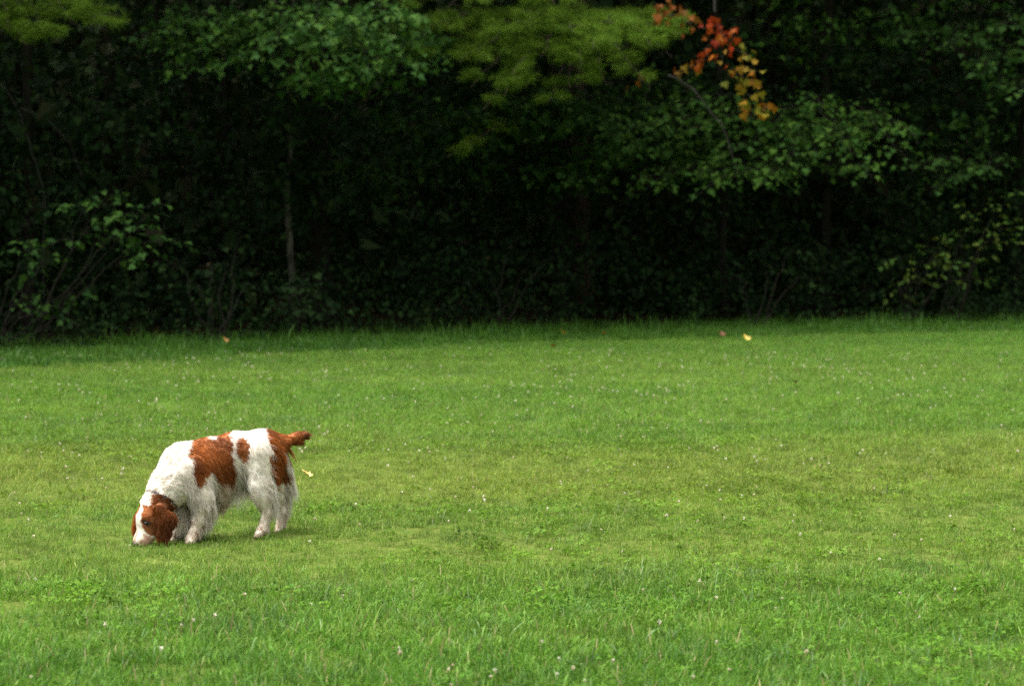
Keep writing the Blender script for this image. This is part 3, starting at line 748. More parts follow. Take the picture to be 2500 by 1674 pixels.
scatter('lawn_grass', np.arange(-12, 12.1, 0.5), np.arange(4.5, 33.1, 0.5), C_SHORT, 360, 1, None, 0.75, 1.25, near, 0.2, 0.3, [(0.16, 0.9), (0.195, 0.56), (0.25, 0.56), (0.30, 0.62), (0.36, 0.65), (0.44, 0.8)])
scatter('tall_grass', np.arange(-12, 12.1, 0.5), np.arange(4.5, 33.1, 0.5), C_TALL, 34, 2, (0.9, 0.50, 0.72, 0.6), 0.7, 1.1, lambda x, y: near(x, y) & (y < 9.0), 0.3)
scatter('tall_grass_tufts', np.arange(-12, 12.1, 0.5), np.arange(4.5, 33.1, 0.5), C_TALL, 30, 7, (0.9, 0.50, 0.75, 0.6), 0.5, 0.85, lambda x, y: near(x, y) & (y < 24) & ~((x > -2.2) & (x < -0.3) & (y < 10.6)), 0.3)
scatter('clover_patch', np.arange(-12, 12.1, 0.5), np.arange(4.5, 33.1, 0.5), C_CLOV, 130, 3, (0.8, 0.42, 0.66, 0.5), 0.65, 1.1, lambda x, y: near(x, y) & (y < 8.6) & ~((x > -2.5) & (x < -0.3) & (y > 9.0) & (y < 10.5)), 0.15)
scatter('clover_scatter', np.arange(-12, 12.1, 0.5), np.arange(4.5, 33.1, 0.5), C_CLOV, 110, 9, (0.7, 0.44, 0.70, 0.5), 0.6, 1.05, lambda x, y: near(x, y) & (y < 18) & ~((x > -2.5) & (x < -0.3) & (y < 10.5)), 0.15)
scatter('rim_tall_grass', np.arange(-14, 14.1, 0.25), np.arange(16, 37.1, 0.25), C_TALLRIM, 30, 14, (1.3, 0.45, 0.68, 0.6), 0.6, 1.15, lambda x, y: (y > lawn_edge(x) + 0.5) & (y < wood_edge(x) + 0.2) & (np.abs(x) < 2.5 + 0.3 * y), 0.15)
scatter('rim_grass', np.arange(-14, 14.1, 0.25), np.arange(16, 37.1, 0.25), C_RIM, 70, 4, None, 0.6, 1.15, lambda x, y: (y > lawn_edge(x) - 0.12) & (y < wood_edge(x) + 0.8) & (np.abs(x) < 2.5 + 0.3 * y), 0.15, 0.35)
# ------------------------------------------------------------------ the spaniel
PSI = R(30)
DO = ground_at(560, 1312)
DF = np.array([-math.cos(PSI), -math.sin(PSI), 0])     # nose direction
DL = np.array([math.sin(PSI), -math.cos(PSI), 0])      # dog's left, towards the camera
DZ = np.array([0, 0, 1.0])
ZS = 4.356
MZ = FPX / DO[1] * ZS                                   # close-up pixels per metre at the dog

def loc2w(p): return DO + p[..., 0:1] * DF + p[..., 1:2] * DL + p[..., 2:3] * DZ
def w2loc(w):
    q = w - DO
    return np.stack([q @ DF, q @ DL, q @ DZ], -1)
def zp(zx, zy, t):
    """point of the dog (s, t, z) seen at close-up pixel (zx, zy) and lying t metres to its left"""
    d = ray(290 + zx / ZS, 1010 + zy / ZS)
    k = (t - (CAMP - DO) @ DL) / (d @ DL)
    return w2loc(CAMP + d * k)
def zproj(p):
    x, y = project(loc2w(p))
    return (x - 290) * ZS, (y - 1010) * ZS

# head frame (world axes, then dog axes)
HA, HP = R(50), R(29)
uh = np.array([-math.sin(HA), -math.cos(HA), 0])
hf_w = math.cos(HP) * np.array([0, 0, -1.0]) + math.sin(HP) * uh
hu_w = math.cos(HP) * uh + math.sin(HP) * np.array([0, 0, 1.0])
hl_w = np.cross(hu_w, hf_w)
tl = lambda v: np.array([v @ DF, v @ DL, v @ DZ])
HF, HU, HL = tl(hf_w), tl(hu_w), tl(hl_w)
HC = zp(345, 1068, 0.05)
def hd(f, u, l): return HC + f * HF + u * HU + l * HL

PR = []   # primitives: (region, kind, data, blend)
def cone(reg, a, ra, b, rb, k=0.03, w=1.0):
    PR.append((reg, 'c', (np.asarray(a), ra / MZ, np.asarray(b), rb / MZ, w), k))
def ell(reg, c, ax, rr, k=0.03):
    PR.append((reg, 'e', (np.asarray(c), np.asarray(ax), np.asarray(rr)), k))
I3 = np.eye(3); HX = np.array([HF, HU, HL])
# trunk
cone('torso', zp(720, 585, 0), 272, zp(960, 545, 0), 278, 0.02, 0.80)
cone('torso', zp(960, 540, 0), 278, zp(1240, 425, 0), 222, 0.03, 0.80)
cone('torso', zp(1240, 420, 0), 220, zp(1500, 400, 0), 222, 0.03, 0.80)
cone('torso', zp(1500, 400, 0), 222, zp(1560, 400, -0.01), 200, 0.03, 0.85)
cone('chest', zp(760, 700, 0.0), 240, zp(930, 710, 0), 178, 0.05, 0.8)
# neck
cone('neck', zp(690, 580, 0.01), 250, zp(540, 770, 0.03), 195, 0.04, 0.85)
cone('neck', zp(540, 770, 0.03), 192, zp(405, 960, 0.045), 158, 0.04, 0.95)
# head
ell('head', hd(0.0, -0.004, 0), HX, (0.072, 0.055, 0.057), 0.03)
ell('head', hd(0.03, 0.012, 0), HX, (0.045, 0.042, 0.046), 0.02)
ell('head', hd(0.045, -0.028, 0), HX, (0.05, 0.032, 0.048), 0.02)
cone('muzzle', hd(0.065, -0.012, 0), 0.037 * MZ, hd(0.113, -0.002, 0), 0.029 * MZ, 0.015)
cone('muzzle', hd(0.085, -0.026, 0.013), 0.027 * MZ, hd(0.108, -0.020, 0.012), 0.022 * MZ, 0.012)
cone('muzzle', hd(0.085, -0.026, -0.013), 0.027 * MZ, hd(0.108, -0.020, -0.012), 0.022 * MZ, 0.012)
for sgn in (1, -1):                                        # brows and cheeks
    ell('head', hd(0.028, 0.036, 0.028 * sgn), HX, (0.018, 0.012, 0.016), 0.012)
# ears: near one hangs beside the cheek, far one shows as a sliver
def ear(top, mid, low, r0, r1, r2, w):
    cone('ear', top, r0, mid, r1, 0.012, w)
    cone('ear', mid, r1, low, r2, 0.012, w)
cone('ear', zp(425, 1010, 0.112), 58, zp(515, 1130, 0.122), 98, 0.014, 0.30)
cone('ear', zp(515, 1130, 0.122), 98, zp(468, 1290, 0.118), 70, 0.014, 0.30)
ell('ear', hd(-0.005, -0.012, -0.064), HX, (0.05, 0.03, 0.012), 0.012)
ell('ear', hd(0.045, -0.018, -0.068), HX, (0.055, 0.036, 0.012), 0.012)
# front legs
cone('shoulder', zp(760, 620, 0.075), 150, zp(900, 900, 0.085), 112, 0.05, 0.8)
cone('foreleg', zp(900, 900, 0.085), 84, zp(850, 1120, 0.085), 63, 0.03)
cone('foreleg', zp(850, 1120, 0.085), 62, zp(800, 1270, 0.085), 52, 0.015)
cone('paw', zp(795, 1280, 0.085), 58, zp(758, 1345, 0.088), 58, 0.015)
for dt in (-0.020, 0, 0.020):
    cone('paw', zp(770, 1350, 0.088 + dt), 34, zp(732, 1374, 0.088 + dt), 28, 0.008)
cone('shoulder', zp(720, 640, -0.075), 140, zp(780, 920, -0.07), 105, 0.05, 0.8)
cone('foreleg', zp(780, 920, -0.07), 85, zp(690, 1120, -0.06), 62, 0.03)
cone('foreleg', zp(690, 1120, -0.06), 60, zp(610, 1270, -0.055), 58, 0.015)
cone('paw', zp(605, 1280, -0.055), 56, zp(570, 1340, -0.055), 50, 0.012)
for dt in (-0.018, 0, 0.018):
    cone('paw', zp(580, 1345, -0.055 + dt), 30, zp(545, 1362, -0.055 + dt), 26, 0.008)
# hind legs
cone('thigh', zp(1510, 430, 0.065), 180, zp(1500, 770, 0.085), 112, 0.05, 0.75)
cone('thigh', zp(1500, 770, 0.085), 108, zp(1525, 900, 0.085), 82, 0.03, 0.8)
cone('hindleg', zp(1515, 870, 0.085), 84, zp(1575, 1040, 0.085), 52, 0.03)
cone('hindleg', zp(1575, 1040, 0.085), 50, zp(1530, 1220, 0.085), 45, 0.015)
cone('paw', zp(1525, 1230, 0.085), 52, zp(1495, 1268, 0.085), 46, 0.012)
for dt in (-0.016, 0, 0.016):
    cone('paw', zp(1500, 1270, 0.085 + dt), 28, zp(1466, 1290, 0.085 + dt), 24, 0.008)
cone('thigh', zp(1600, 420, -0.06), 180, zp(1690, 720, -0.08), 125, 0.05, 0.75)
cone('thigh', zp(1685, 740, -0.08), 110, zp(1680, 860, -0.08), 78, 0.03, 0.8)
cone('hindleg', zp(1680, 860, -0.08), 76, zp(1740, 1040, -0.08), 50, 0.03)
cone('hindleg', zp(1735, 1040, -0.08), 54, zp(1720, 1190, -0.08), 46, 0.015)
cone('paw', zp(1718, 1200, -0.08), 48, zp(1700, 1240, -0.08), 42, 0.012)
for dt in (-0.015, 0, 0.015):
    cone('paw', zp(1705, 1240, -0.08 + dt), 26, zp(1680, 1258, -0.08 + dt), 22, 0.008)
# tail
cone('tail', zp(1590, 290, -0.005), 92, zp(1740, 298, -0.015), 60, 0.04)
cone('tail', zp(1740, 298, -0.015), 59, zp(1900, 248, -0.02), 52, 0.02)
cone('tail', zp(1900, 245, -0.02), 48, zp(1990, 215, -0.025), 34, 0.02)

def prim_d(P, pr):
    _, kind, d, _ = pr
    if kind == 'c':
        a, ra, b, rb, w = d
        ab = b - a
        Q = P - a
        h = np.clip((Q @ ab) / (ab @ ab), 0, 1)
        D = Q - h[..., None] * ab
        if w != 1.0:
            D = D.copy(); D[..., 1] /= w
        return np.linalg.norm(D, axis=-1) - (ra + (rb - ra) * h)
    c, ax, rr = d
    q = (P - c) @ ax.T / rr
    n = np.linalg.norm(q, axis=-1)
    return (n - 1) * rr.min()

def sdf(P):
    D = None
    for pr in PR:
        d = prim_d(P, pr)
        if D is None: D = d; continue
        k = pr[3]
        h = np.maximum(k - np.abs(D - d), 0) / k
        D = np.minimum(D, d) - h * h * k * 0.25
    for sgn in (1, -1):                                    # eye hollows
        d = np.linalg.norm(P - hd(0.047, 0.036, 0.036 * sgn), axis=-1) - 0.012
        k = 0.012; h = np.maximum(k - np.abs(-D - (d)), 0) / k
        D = np.maximum(D, -d) + h * h * k * 0.25
    return D

def surface_nets(lo, hi, cell):
    n = np.ceil((hi - lo) / cell).astype(int) + 1
    ax = [lo[i] + cell * np.arange(n[i]) for i in range(3)]
    Vv = np.empty(n)
    for i in range(n[0]):
        Y, Z = np.meshgrid(ax[1], ax[2], indexing='ij')
        Vv[i] = sdf(np.stack([np.full_like(Y, ax[0][i]), Y, Z], -1))
    neg = Vv < 0
    c = np.zeros(n - 1, int)
    acc = np.zeros((*(n - 1), 3)); cnt = np.zeros(n - 1)
    offs = [(i, j, k) for i in (0, 1) for j in (0, 1) for k in (0, 1)]
    sl = lambda o: tuple(slice(o[d], n[d] - 1 + o[d]) for d in range(3))
    for a in offs:
        for d in range(3):
            if a[d]: continue
            b = list(a); b[d] = 1
            va, vb = Vv[sl(a)], Vv[sl(b)]
            cr = (va < 0) != (vb < 0)
            t = np.where(cr, va / np.where(cr, va - vb, 1), 0)
            p = np.zeros((*(n - 1), 3))
            for e in range(3): p[..., e] = a[e]
            p[..., d] += t
            acc += p * cr[..., None]; cnt += cr
    act = cnt > 0
    idx = -np.ones(n - 1, int); idx[act] = np.arange(act.sum())
    ijk = np.argwhere(act)
    V = lo + cell * (ijk + acc[act] / cnt[act][:, None])
    F = []
    for d in range(3):
        e, f = (d + 1) % 3, (d + 2) % 3
        s0 = [slice(1, n[x] - 1) for x in range(3)]; s0[d] = slice(0, n[d] - 1)
        s1 = list(s0); s1[d] = slice(1, n[d])
        na, nb = neg[tuple(s0)], neg[tuple(s1)]
        w = np.argwhere(na != nb)
        if not len(w): continue
        flip = na[tuple(w.T)]
        base = w.copy()
        for x in range(3):
            if x != d: base[:, x] += 1
        q = []
        for (de, df) in ((0, 0), (-1, 0), (-1, -1), (0, -1)):
            b = base.copy(); b[:, e] += de; b[:, f] += df
            q.append(idx[tuple(b.T)])
        q = np.stack(q, -1)
        q[~flip] = q[~flip][:, ::-1]
        F.append(q)
    return V, np.concatenate(F)

DV, DQ = surface_nets(np.array([-0.52, -0.22, -0.03]), np.array([0.50, 0.26, 0.56]), 0.0068)
for _ in range(2):                                          # relax the net a little
    S = np.zeros_like(DV); C = np.zeros(len(DV))
    for i in range(4):
        a, b = DQ[:, i], DQ[:, (i + 1) % 4]
        np.add.at(S, a, DV[b]); np.add.at(C, a, 1); np.add.at(S, b, DV[a]); np.add.at(C, b, 1)
    DV = DV * 0.5 + 0.5 * S / C[:, None]

def inpoly(x, y, poly):
    r = np.zeros(len(x), bool); j = len(poly) - 1
    for i in range(len(poly)):
        (xi, yi), (xj, yj) = poly[i], poly[j]
        if yi != yj:
            r ^= ((yi > y) != (yj > y)) & (x < (xj - xi) * (y - yi) / (yj - yi) + xi)
        j = i
    return r
SADDLE = [(772, 255), (900, 200), (1040, 150), (1185, 120), (1182, 260), (1196, 330), (1205, 400), (1182, 440), (1215, 520), (1215, 610), (1190, 680), (1130, 700), (1040, 690), (1000, 640), (960, 630), (920, 680), (900, 735), (850, 760), (805, 740), (790, 640), (800, 560), (790, 480), (742, 450), (735, 420), (760, 380)]
FLANK = [(1254, 300), (1280, 265), (1330, 275), (1390, 305), (1402, 380), (1370, 460), (1320, 500), (1274, 472), (1236, 420), (1238, 340)]
RUMP = [(1562, 150), (1640, 150), (1720, 180), (2060, 120), (2060, 300), (1770, 400), (1745, 400), (1800, 480), (1900, 600), (1850, 720), (1790, 790), (1690, 750), (1650, 660), (1612, 580), (1605, 480), (1640, 420), (1610, 340), (1572, 240)]
FACE = [(330, 850), (440, 866), (540, 930), (600, 1000), (680, 1100), (660, 1350), (560, 1420), (420, 1400), (390, 1300), (345, 1285), (285, 1262), (245, 1200), (236, 1080), (258, 1010), (250, 975), (300, 968), (355, 985), (345, 930)]
RED, REDD, TAN, WHITE = np.array([0.38, 0.118, 0.024]), np.array([0.19, 0.058, 0.015]), np.array([0.55, 0.36, 0.20]), np.array([0.78, 0.735, 0.66])

REGS = sorted(set(p[0] for p in PR))
def regions(P):
    B = np.full(len(P), 1e9); Rg = np.zeros(len(P), int); Pi = np.zeros(len(P), int)
    for i, pr in enumerate(PR):
        d = prim_d(P, pr); m = d < B
        B[m] = d[m]; Rg[m] = REGS.index(pr[0]); Pi[m] = i
    return Rg, Pi
def rnoise(P, f, seed):
    """smooth value noise by summed sines"""
    rg = np.random.default_rng(seed); v = np.zeros(len(P))
    for _ in range(7):
        k = rg.normal(0, f, 3); v += np.sin(P @ k + rg.uniform(0, 6.28))
    return v / 3.0

def coat(P, Rg, jit=0.0):
    n = len(P)
    isr = lambda *a: np.isin(Rg, [REGS.index(x) for x in a if x in REGS])
    headm = isr('head', 'muzzle', 'ear')
    Q = P.copy()
    Q[~headm, 1] = np.abs(Q[~headm, 1])
    j = np.stack([rnoise(P, 110, 1), rnoise(P, 110, 2), rnoise(P, 110, 3)], -1) * 0.004
    zx, zy = zproj(Q + j)
    zx = zx + RNG.normal(0, jit, n); zy = zy + RNG.normal(0, jit, n)
    c = np.tile(WHITE, (n, 1)) * (1 + 0.05 * rnoise(P, 60, 4))[:, None]
    # warm underside light tinted into the coat below and on the legs
    cream = np.clip((0.20 - P[:, 2]) / 0.2, 0, 1) * 0.75
    c = c * (1 - cream[:, None]) + np.array([0.70, 0.58, 0.44]) * cream[:, None]
    redm = np.zeros(n, bool)
    body = isr('torso', 'chest', 'shoulder', 'thigh', 'neck', 'tail')
    redm |= body & inpoly(zx, zy, SADDLE) & ~(((zx - 990) / 40) ** 2 + ((zy - 262) / 20) ** 2 < 1) & ~(((zx - 1025) / 24) ** 2 + ((zy - 195) / 14) ** 2 < 1)
    redm |= body & inpoly(zx, zy, FLANK)
    redm |= body & inpoly(zx, zy, RUMP)
    redm |= isr('tail') & (zx > 1700)
    q = (P - HC) @ HX.T                                       # head coordinates f, u, l
    redm |= headm & inpoly(zx, zy, FACE)
    redm |= isr('neck', 'head') & inpoly(zx, zy, FACE) & (P[:, 1] > 0)
    # far side of the face mirrors the near one about the blaze
    far = isr('head', 'muzzle') & (q[:, 2] < -0.012 + 0.004 * rnoise(P, 90, 8)) & (q[:, 0] < 0.078 + 0.006 * rnoise(P, 90, 9))
    redm |= far | isr('ear')
    dark = np.clip(0.5 + 0.5 * rnoise(P, 28, 5), 0, 1)
    # deeper liver tone in the lower half of the patches
    rc = RED * (1 - dark[:, None]) + REDD * dark[:, None]
    c[redm] = rc[redm]
    tanm = body & ~redm & (((zx - 1110) / 90) ** 2 + ((zy - 760) / 80) ** 2 < 1) | body & ~redm & (((zx - 1790) / 60) ** 2 + ((zy - 820) / 60) ** 2 < 1)
    c[tanm] = c[tanm] * 0.55 + TAN * 0.45
    # rosy muzzle and freckles
    mz = isr('muzzle', 'head') & (q[:, 0] > 0.088) & (q[:, 1] < 0.004 + 0.01 * rnoise(P, 80, 6))
    c[mz & ~redm] = np.array([0.50, 0.29, 0.22])
    br = isr('muzzle', 'head') & ~redm & (np.abs(q[:, 2]) < 0.007) & (q[:, 0] > 0.085)
    c[br] = np.array([0.46, 0.25, 0.16])
    fr = isr('foreleg', 'paw') & (rnoise(P, 320, 7) > 0.8) & (P[:, 2] < 0.095)
    fr2 = isr('muzzle') & (rnoise(P, 260, 11) > 1.5)
    c[(fr | fr2) & ~redm] = np.array([0.30, 0.13, 0.075])
    lid = isr('head')
    for sgn in (1, -1):
        e = ((q[:, 0] - 0.047) / 0.010) ** 2 + ((q[:, 2] - 0.038 * sgn) / 0.015) ** 2 < 1
        c[lid & e & (q[:, 1] > 0.01)] = np.array([0.05, 0.024, 0.014])
    return c, redm

# body mesh
def set_color(me, name, C):
    at_ = me.attributes.new(name, 'FLOAT_COLOR', 'POINT')
    at_.data.foreach_set('color', np.concatenate([C, np.ones((len(C), 1))], 1).astype(np.float32).ravel())
m_skin, nt, bs, out = nodes('spaniel_undercoat')
av = nt.nodes.new('ShaderNodeAttribute'); av.attribute_name = 'coat'
nt.links.new(av.outputs['Color'], bs.inputs['Base Color']); bs.inputs['Roughness'].default_value = 0.85
m_fur, nt, bs, out = nodes('spaniel_fur')
av = nt.nodes.new('ShaderNodeAttribute'); av.attribute_name = 'coat'
nt.links.new(av.outputs['Color'], bs.inputs['Base Color']); bs.inputs['Roughness'].default_value = 0.5
bs.inputs['Specular IOR Level'].default_value = 0.15
trn = nt.nodes.new('ShaderNodeBsdfTranslucent'); nt.links.new(av.outputs['Color'], trn.inputs['Color'])
mx = nt.nodes.new('ShaderNodeMixShader'); mx.inputs[0].default_value = 0.5
nt.links.new(bs.outputs[0], mx.inputs[1]); nt.links.new(trn.outputs[0], mx.inputs[2]); nt.links.new(mx.outputs[0], out.inputs['Surface'])

dog_m = Matrix.Identity(4)
for r_, v_ in enumerate(zip(DF, DL, DZ)):
    for c_, x_ in enumerate(v_): dog_m[r_][c_] = x_
dog = empty('spaniel_dog', Vector(DO))
dog.rotation_euler = dog_m.to_euler()
tag(dog, 'red and white spaniel dog sniffing the lawn with its head down', 'dog')
Rg, Pi = regions(DV)
VC, _ = coat(DV, Rg)
me = mesh_np('body', DV, DQ, m_skin, True); set_color(me, 'coat', VC)
body = link('body', me, dog)
me.update()

# fur strands
tri = np.concatenate([DQ[:, [0, 1, 2]], DQ[:, [0, 2, 3]]])
e1, e2 = DV[tri[:, 1]] - DV[tri[:, 0]], DV[tri[:, 2]] - DV[tri[:, 0]]
fn = np.cross(e1, e2); ar = np.linalg.norm(fn, axis=1) * 0.5
vn = np.zeros_like(DV)
for i in range(3): np.add.at(vn, tri[:, i], fn)
vn = unit(vn)
NS = 170000
wgt = ar * np.where(np.isin(Rg[tri[:, 0]], [REGS.index(x) for x in ('head', 'muzzle', 'ear', 'paw')]), 1.6, 1.0)
ti = RNG.choice(len(tri), NS, p=wgt / wgt.sum())
a, b = RNG.random(NS), RNG.random(NS); f_ = a + b > 1; a[f_] = 1 - a[f_]; b[f_] = 1 - b[f_]
P0 = DV[tri[ti, 0]] + a[:, None] * e1[ti] + b[:, None] * e2[ti]
N0 = unit(vn[tri[ti, 0]] * (1 - a - b)[:, None] + vn[tri[ti, 1]] * a[:, None] + vn[tri[ti, 2]] * b[:, None])
RgS, PiS = regions(P0)
isr = lambda *x: np.isin(RgS, [REGS.index(y) for y in x])
dirv = np.tile(np.array([-0.8, 0, -0.55]), (NS, 1)); L = np.full(NS, 0.013)
nk = isr('neck'); dirv[nk] = unit(zp(700, 480, 0) - zp(420, 900, 0.045)) * 0.8 + np.array([0, 0, -0.35]); L[nk] = 0.016
dirv[isr('shoulder', 'chest')] = (-0.45, 0, -0.9); L[isr('shoulder', 'chest')] = 0.018
hdm = isr('head', 'muzzle'); dirv[hdm] = -HF; L[hdm] = 0.0075; L[isr('muzzle')] = 0.0055
er = isr('ear'); dirv[er] = (-0.08, 0, -1); L[er] = 0.022
lg = isr('foreleg', 'hindleg', 'paw'); dirv[lg] = (-0.15, 0, -1); L[lg] = 0.011; L[isr('paw')] = 0.010
th = isr('thigh'); dirv[th] = (-0.45, 0, -0.9); L[th] = 0.014
tlm = isr('tail'); dirv[tlm] = unit(zp(1995, 215, -0.02) - zp(1640, 290, 0)); L[tlm] = 0.010
back = np.clip(-N0[:, 0], 0, 1); under = np.clip(-N0[:, 2], 0, 1)
L += np.where(isr('torso', 'chest', 'shoulder'), under * np.where(P0[:, 0] > -0.08, 0.085, 0.02), 0)
dirv += np.where(isr('torso', 'chest'), under, 0)[:, None] * np.array([0.4, 0, -0.9])
L += np.where(isr('foreleg'), back * 0.050 * np.clip((P0[:, 2] - 0.05) / 0.08, 0.4, 1), 0)
L += np.where(isr('hindleg'), back * 0.018, 0)
L += np.where(isr('thigh'), np.clip(back - 0.15, 0, 1) * 0.064, 0)
L += np.where(isr('tail'), np.clip(under - 0.2, 0, 1) * 0.030 * np.clip((zp(1720, 300, 0)[0] - P0[:, 0]) / 0.02, 0, 1) * np.clip((P0[:, 0] + 0.50) / 0.12, 0.15, 1), 0)
dirv += np.where(isr('foreleg', 'thigh'), back, 0)[:, None] * np.array([-0.35, 0, -0.1])
tm = isr('tail') & (P0[:, 0] < zp(1720, 300, 0)[0]); dirv[tm] += under[tm][:, None] * np.array([0, 0, -0.5])
L *= RNG.uniform(0.65, 1.25, NS)
dirv = unit(dirv)
dirv = unit(dirv - N0 * np.sum(dirv * N0, 1)[:, None] * 0.9)
lift = np.where(hdm, 0.2, 0.25)
# locks: neighbouring hairs swing together
cell = np.floor(P0 / 0.014).astype(np.int64); key = (cell[:, 0] * 73856093) ^ (cell[:, 1] * 19349663) ^ (cell[:, 2] * 83492791)
hh = lambda s: ((np.sin((key % 100003) * 12.9898 + s * 78.233) * 43758.5453) % 1.0) * 2 - 1
lock = np.stack([hh(1), hh(2), hh(3)], -1)
dirv = unit(dirv + N0 * lift[:, None] + lock * np.where(isr('torso', 'head', 'muzzle'), 0.13, 0.24)[:, None] + RNG.normal(0, 0.07, (NS, 3)))
grav = np.array([0, 0, -1.0])
soft = np.clip((L - 0.015) / 0.04, 0.05, 1)
K = 5
u = np.linspace(0, 1, K)
side = unit(np.cross(dirv, N0)); ph = hh(4) * 3.1
PT = np.empty((NS, K, 3))
for k, x in enumerate(u):
    wav = np.sin(ph + x * 5.0) - np.sin(ph)
    PT[:, k] = P0 - N0 * 0.001 + L[:, None] * (x * dirv + x * x * 0.45 * soft[:, None] * (grav - N0 * np.minimum(0, N0 @ grav)[:, None] * 0.8)) + side * (wav * np.minimum(L, 0.05) * np.where(er | (L > 0.03), 0.13, 0.08))[:, None]
PT[..., 2] = np.maximum(PT[..., 2], 0.004)
FC, redS = coat(P0, RgS, np.where(hdm, 2.5, 7.0))
FC *= RNG.uniform(0.84, 1.12, NS)[:, None]; mixh = redS & (RNG.random(NS) < 0.045) & ~hdm; FC[mixh] = FC[mixh] * 0.5 + np.array([0.40, 0.30, 0.22]) * 0.5
hc = bpy.data.hair_curves.new('fur')
hc.add_curves([K] * NS)
hc.attributes['position'].data.foreach_set('vector', PT.astype(np.float32).ravel())
ra = hc.attributes.new('radius', 'FLOAT', 'POINT') if 'radius' not in hc.attributes else hc.attributes['radius']
ra.data.foreach_set('value', (np.array([0.00045, 0.00043, 0.00037, 0.00027, 0.0001])[None] * np.where(hdm, 0.7, np.where(L > 0.028, 1.35, 1.0))[:, None]).astype(np.float32).ravel())
ca = hc.attributes.new('coat', 'FLOAT_COLOR', 'CURVE')
ca.data.foreach_set('color', np.concatenate([FC, np.ones((NS, 1))], 1).astype(np.float32).ravel())
hc.materials.append(m_fur)
fur = link('fur', hc, dog)

# eyes, nose, collar
def uv_ball(c, axes, rr, nu=14, nv=9):
    th = np.linspace(0, 2 * math.pi, nu, endpoint=False); ph = np.linspace(0, math.pi, nv)
    V = np.array([np.asarray(c) + axes[0] * rr[0] * math.cos(p) + axes[1] * rr[1] * math.sin(p) * math.cos(t) + axes[2] * rr[2] * math.sin(p) * math.sin(t) for p in ph for t in th])
    F = []
    for i in range(nv - 1):
        for j in range(nu):
            a, b = i * nu + j, i * nu + (j + 1) % nu
            F += [(a, b, b + nu), (a, b + nu, a + nu)]
    return V, F
m_eye, nt, bs, out = nodes('dark_eye'); bs.inputs['Base Color'].default_value = (0.012, 0.007, 0.005, 1); bs.inputs['Roughness'].default_value = 0.3
m_nose, nt, bs, out = nodes('liver_nose'); bs.inputs['Base Color'].default_value = (0.045, 0.022, 0.018, 1); bs.inputs['Roughness'].default_value = 0.4
for sgn in (1, -1):
    A = Acc(); A.add(*uv_ball(hd(0.047, 0.0262, 0.0340 * sgn), HX, (0.0065, 0.0100, 0.0115))); A.build('eye', m_eye, dog, True)
A = Acc(); A.add(*uv_ball(hd(0.137, 0.010, 0), HX, (0.012, 0.013, 0.017)))
A.build('nose', m_nose, dog, True)
m_collar, nt, bs, out = nodes('collar_leather'); bs.inputs['Base Color'].default_value = (0.02, 0.014, 0.012, 1); bs.inputs['Roughness'].default_value = 0.6
c0 = zp(470, 905, 0.04); axn = unit(zp(400, 960, 0.045) - zp(520, 720, 0.03))
sA = unit(np.cross(axn, np.array([0, 1.0, 0]))); sB = np.cross(axn, sA)
V = []; F = []; n = 40
for i in range(n):
    th = i * 2 * math.pi / n
    d = sA * math.cos(th) + sB * math.sin(th)
    rr_ = 0.02
    while sdf((c0 + d * rr_)[None])[0] < 0 and rr_ < 0.2: rr_ += 0.002
    rr_ -= 0.005
    for (o_, q_) in ((-0.008, 0), (-0.008, 0.004), (0.008, 0.004), (0.008, 0)):
        V.append(c0 + d * (rr_ + q_) + axn * o_)
for i in range(n):
    for k in range(4):
        a, b = i * 4 + k, i * 4 + (k + 1) % 4
        c, d = ((i + 1) % n) * 4 + k, ((i + 1) % n) * 4 + (k + 1) % 4
        F += [(a, b, d), (a, d, c)]
A = Acc(); A.add(V, F); A.build('collar', m_collar, dog)
# ------------------------------------------------------------------ clover flowers: the nearest ones one by one
m_flower, nt, bs, out = nodes('clover_flower')
g = nt.nodes.new('ShaderNodeNewGeometry'); oi = nt.nodes.new('ShaderNodeObjectInfo')
tc = nt.nodes.new('ShaderNodeTexCoord'); sx = nt.nodes.new('ShaderNodeSeparateXYZ'); nt.links.new(tc.outputs['Object'], sx.inputs[0])
ad = nt.nodes.new('ShaderNodeMath'); ad.operation = 'MULTIPLY_ADD'; nt.links.new(oi.outputs['Random'], ad.inputs[0]); ad.inputs[1].default_value = -0.011; nt.links.new(sx.outputs['Z'], ad.inputs[2])
mr = nt.nodes.new('ShaderNodeMapRange'); mr.inputs['From Min'].default_value = 0.035; mr.inputs['From Max'].default_value = 0.068
nt.links.new(ad.outputs[0], mr.inputs['Value'])
r = ramp(nt, [(0.0, (0.09, 0.15, 0.03)), (0.28, (0.10, 0.15, 0.03)), (0.40, (0.40, 0.28, 0.13)), (0.60, (0.58, 0.51, 0.36)), (0.85, (0.68, 0.66, 0.54))])
nt.links.new(mr.outputs[0], r.inputs[0]); nt.links.new(r.outputs[0], bs.inputs['Base Color']); bs.inputs['Roughness'].default_value = 0.7

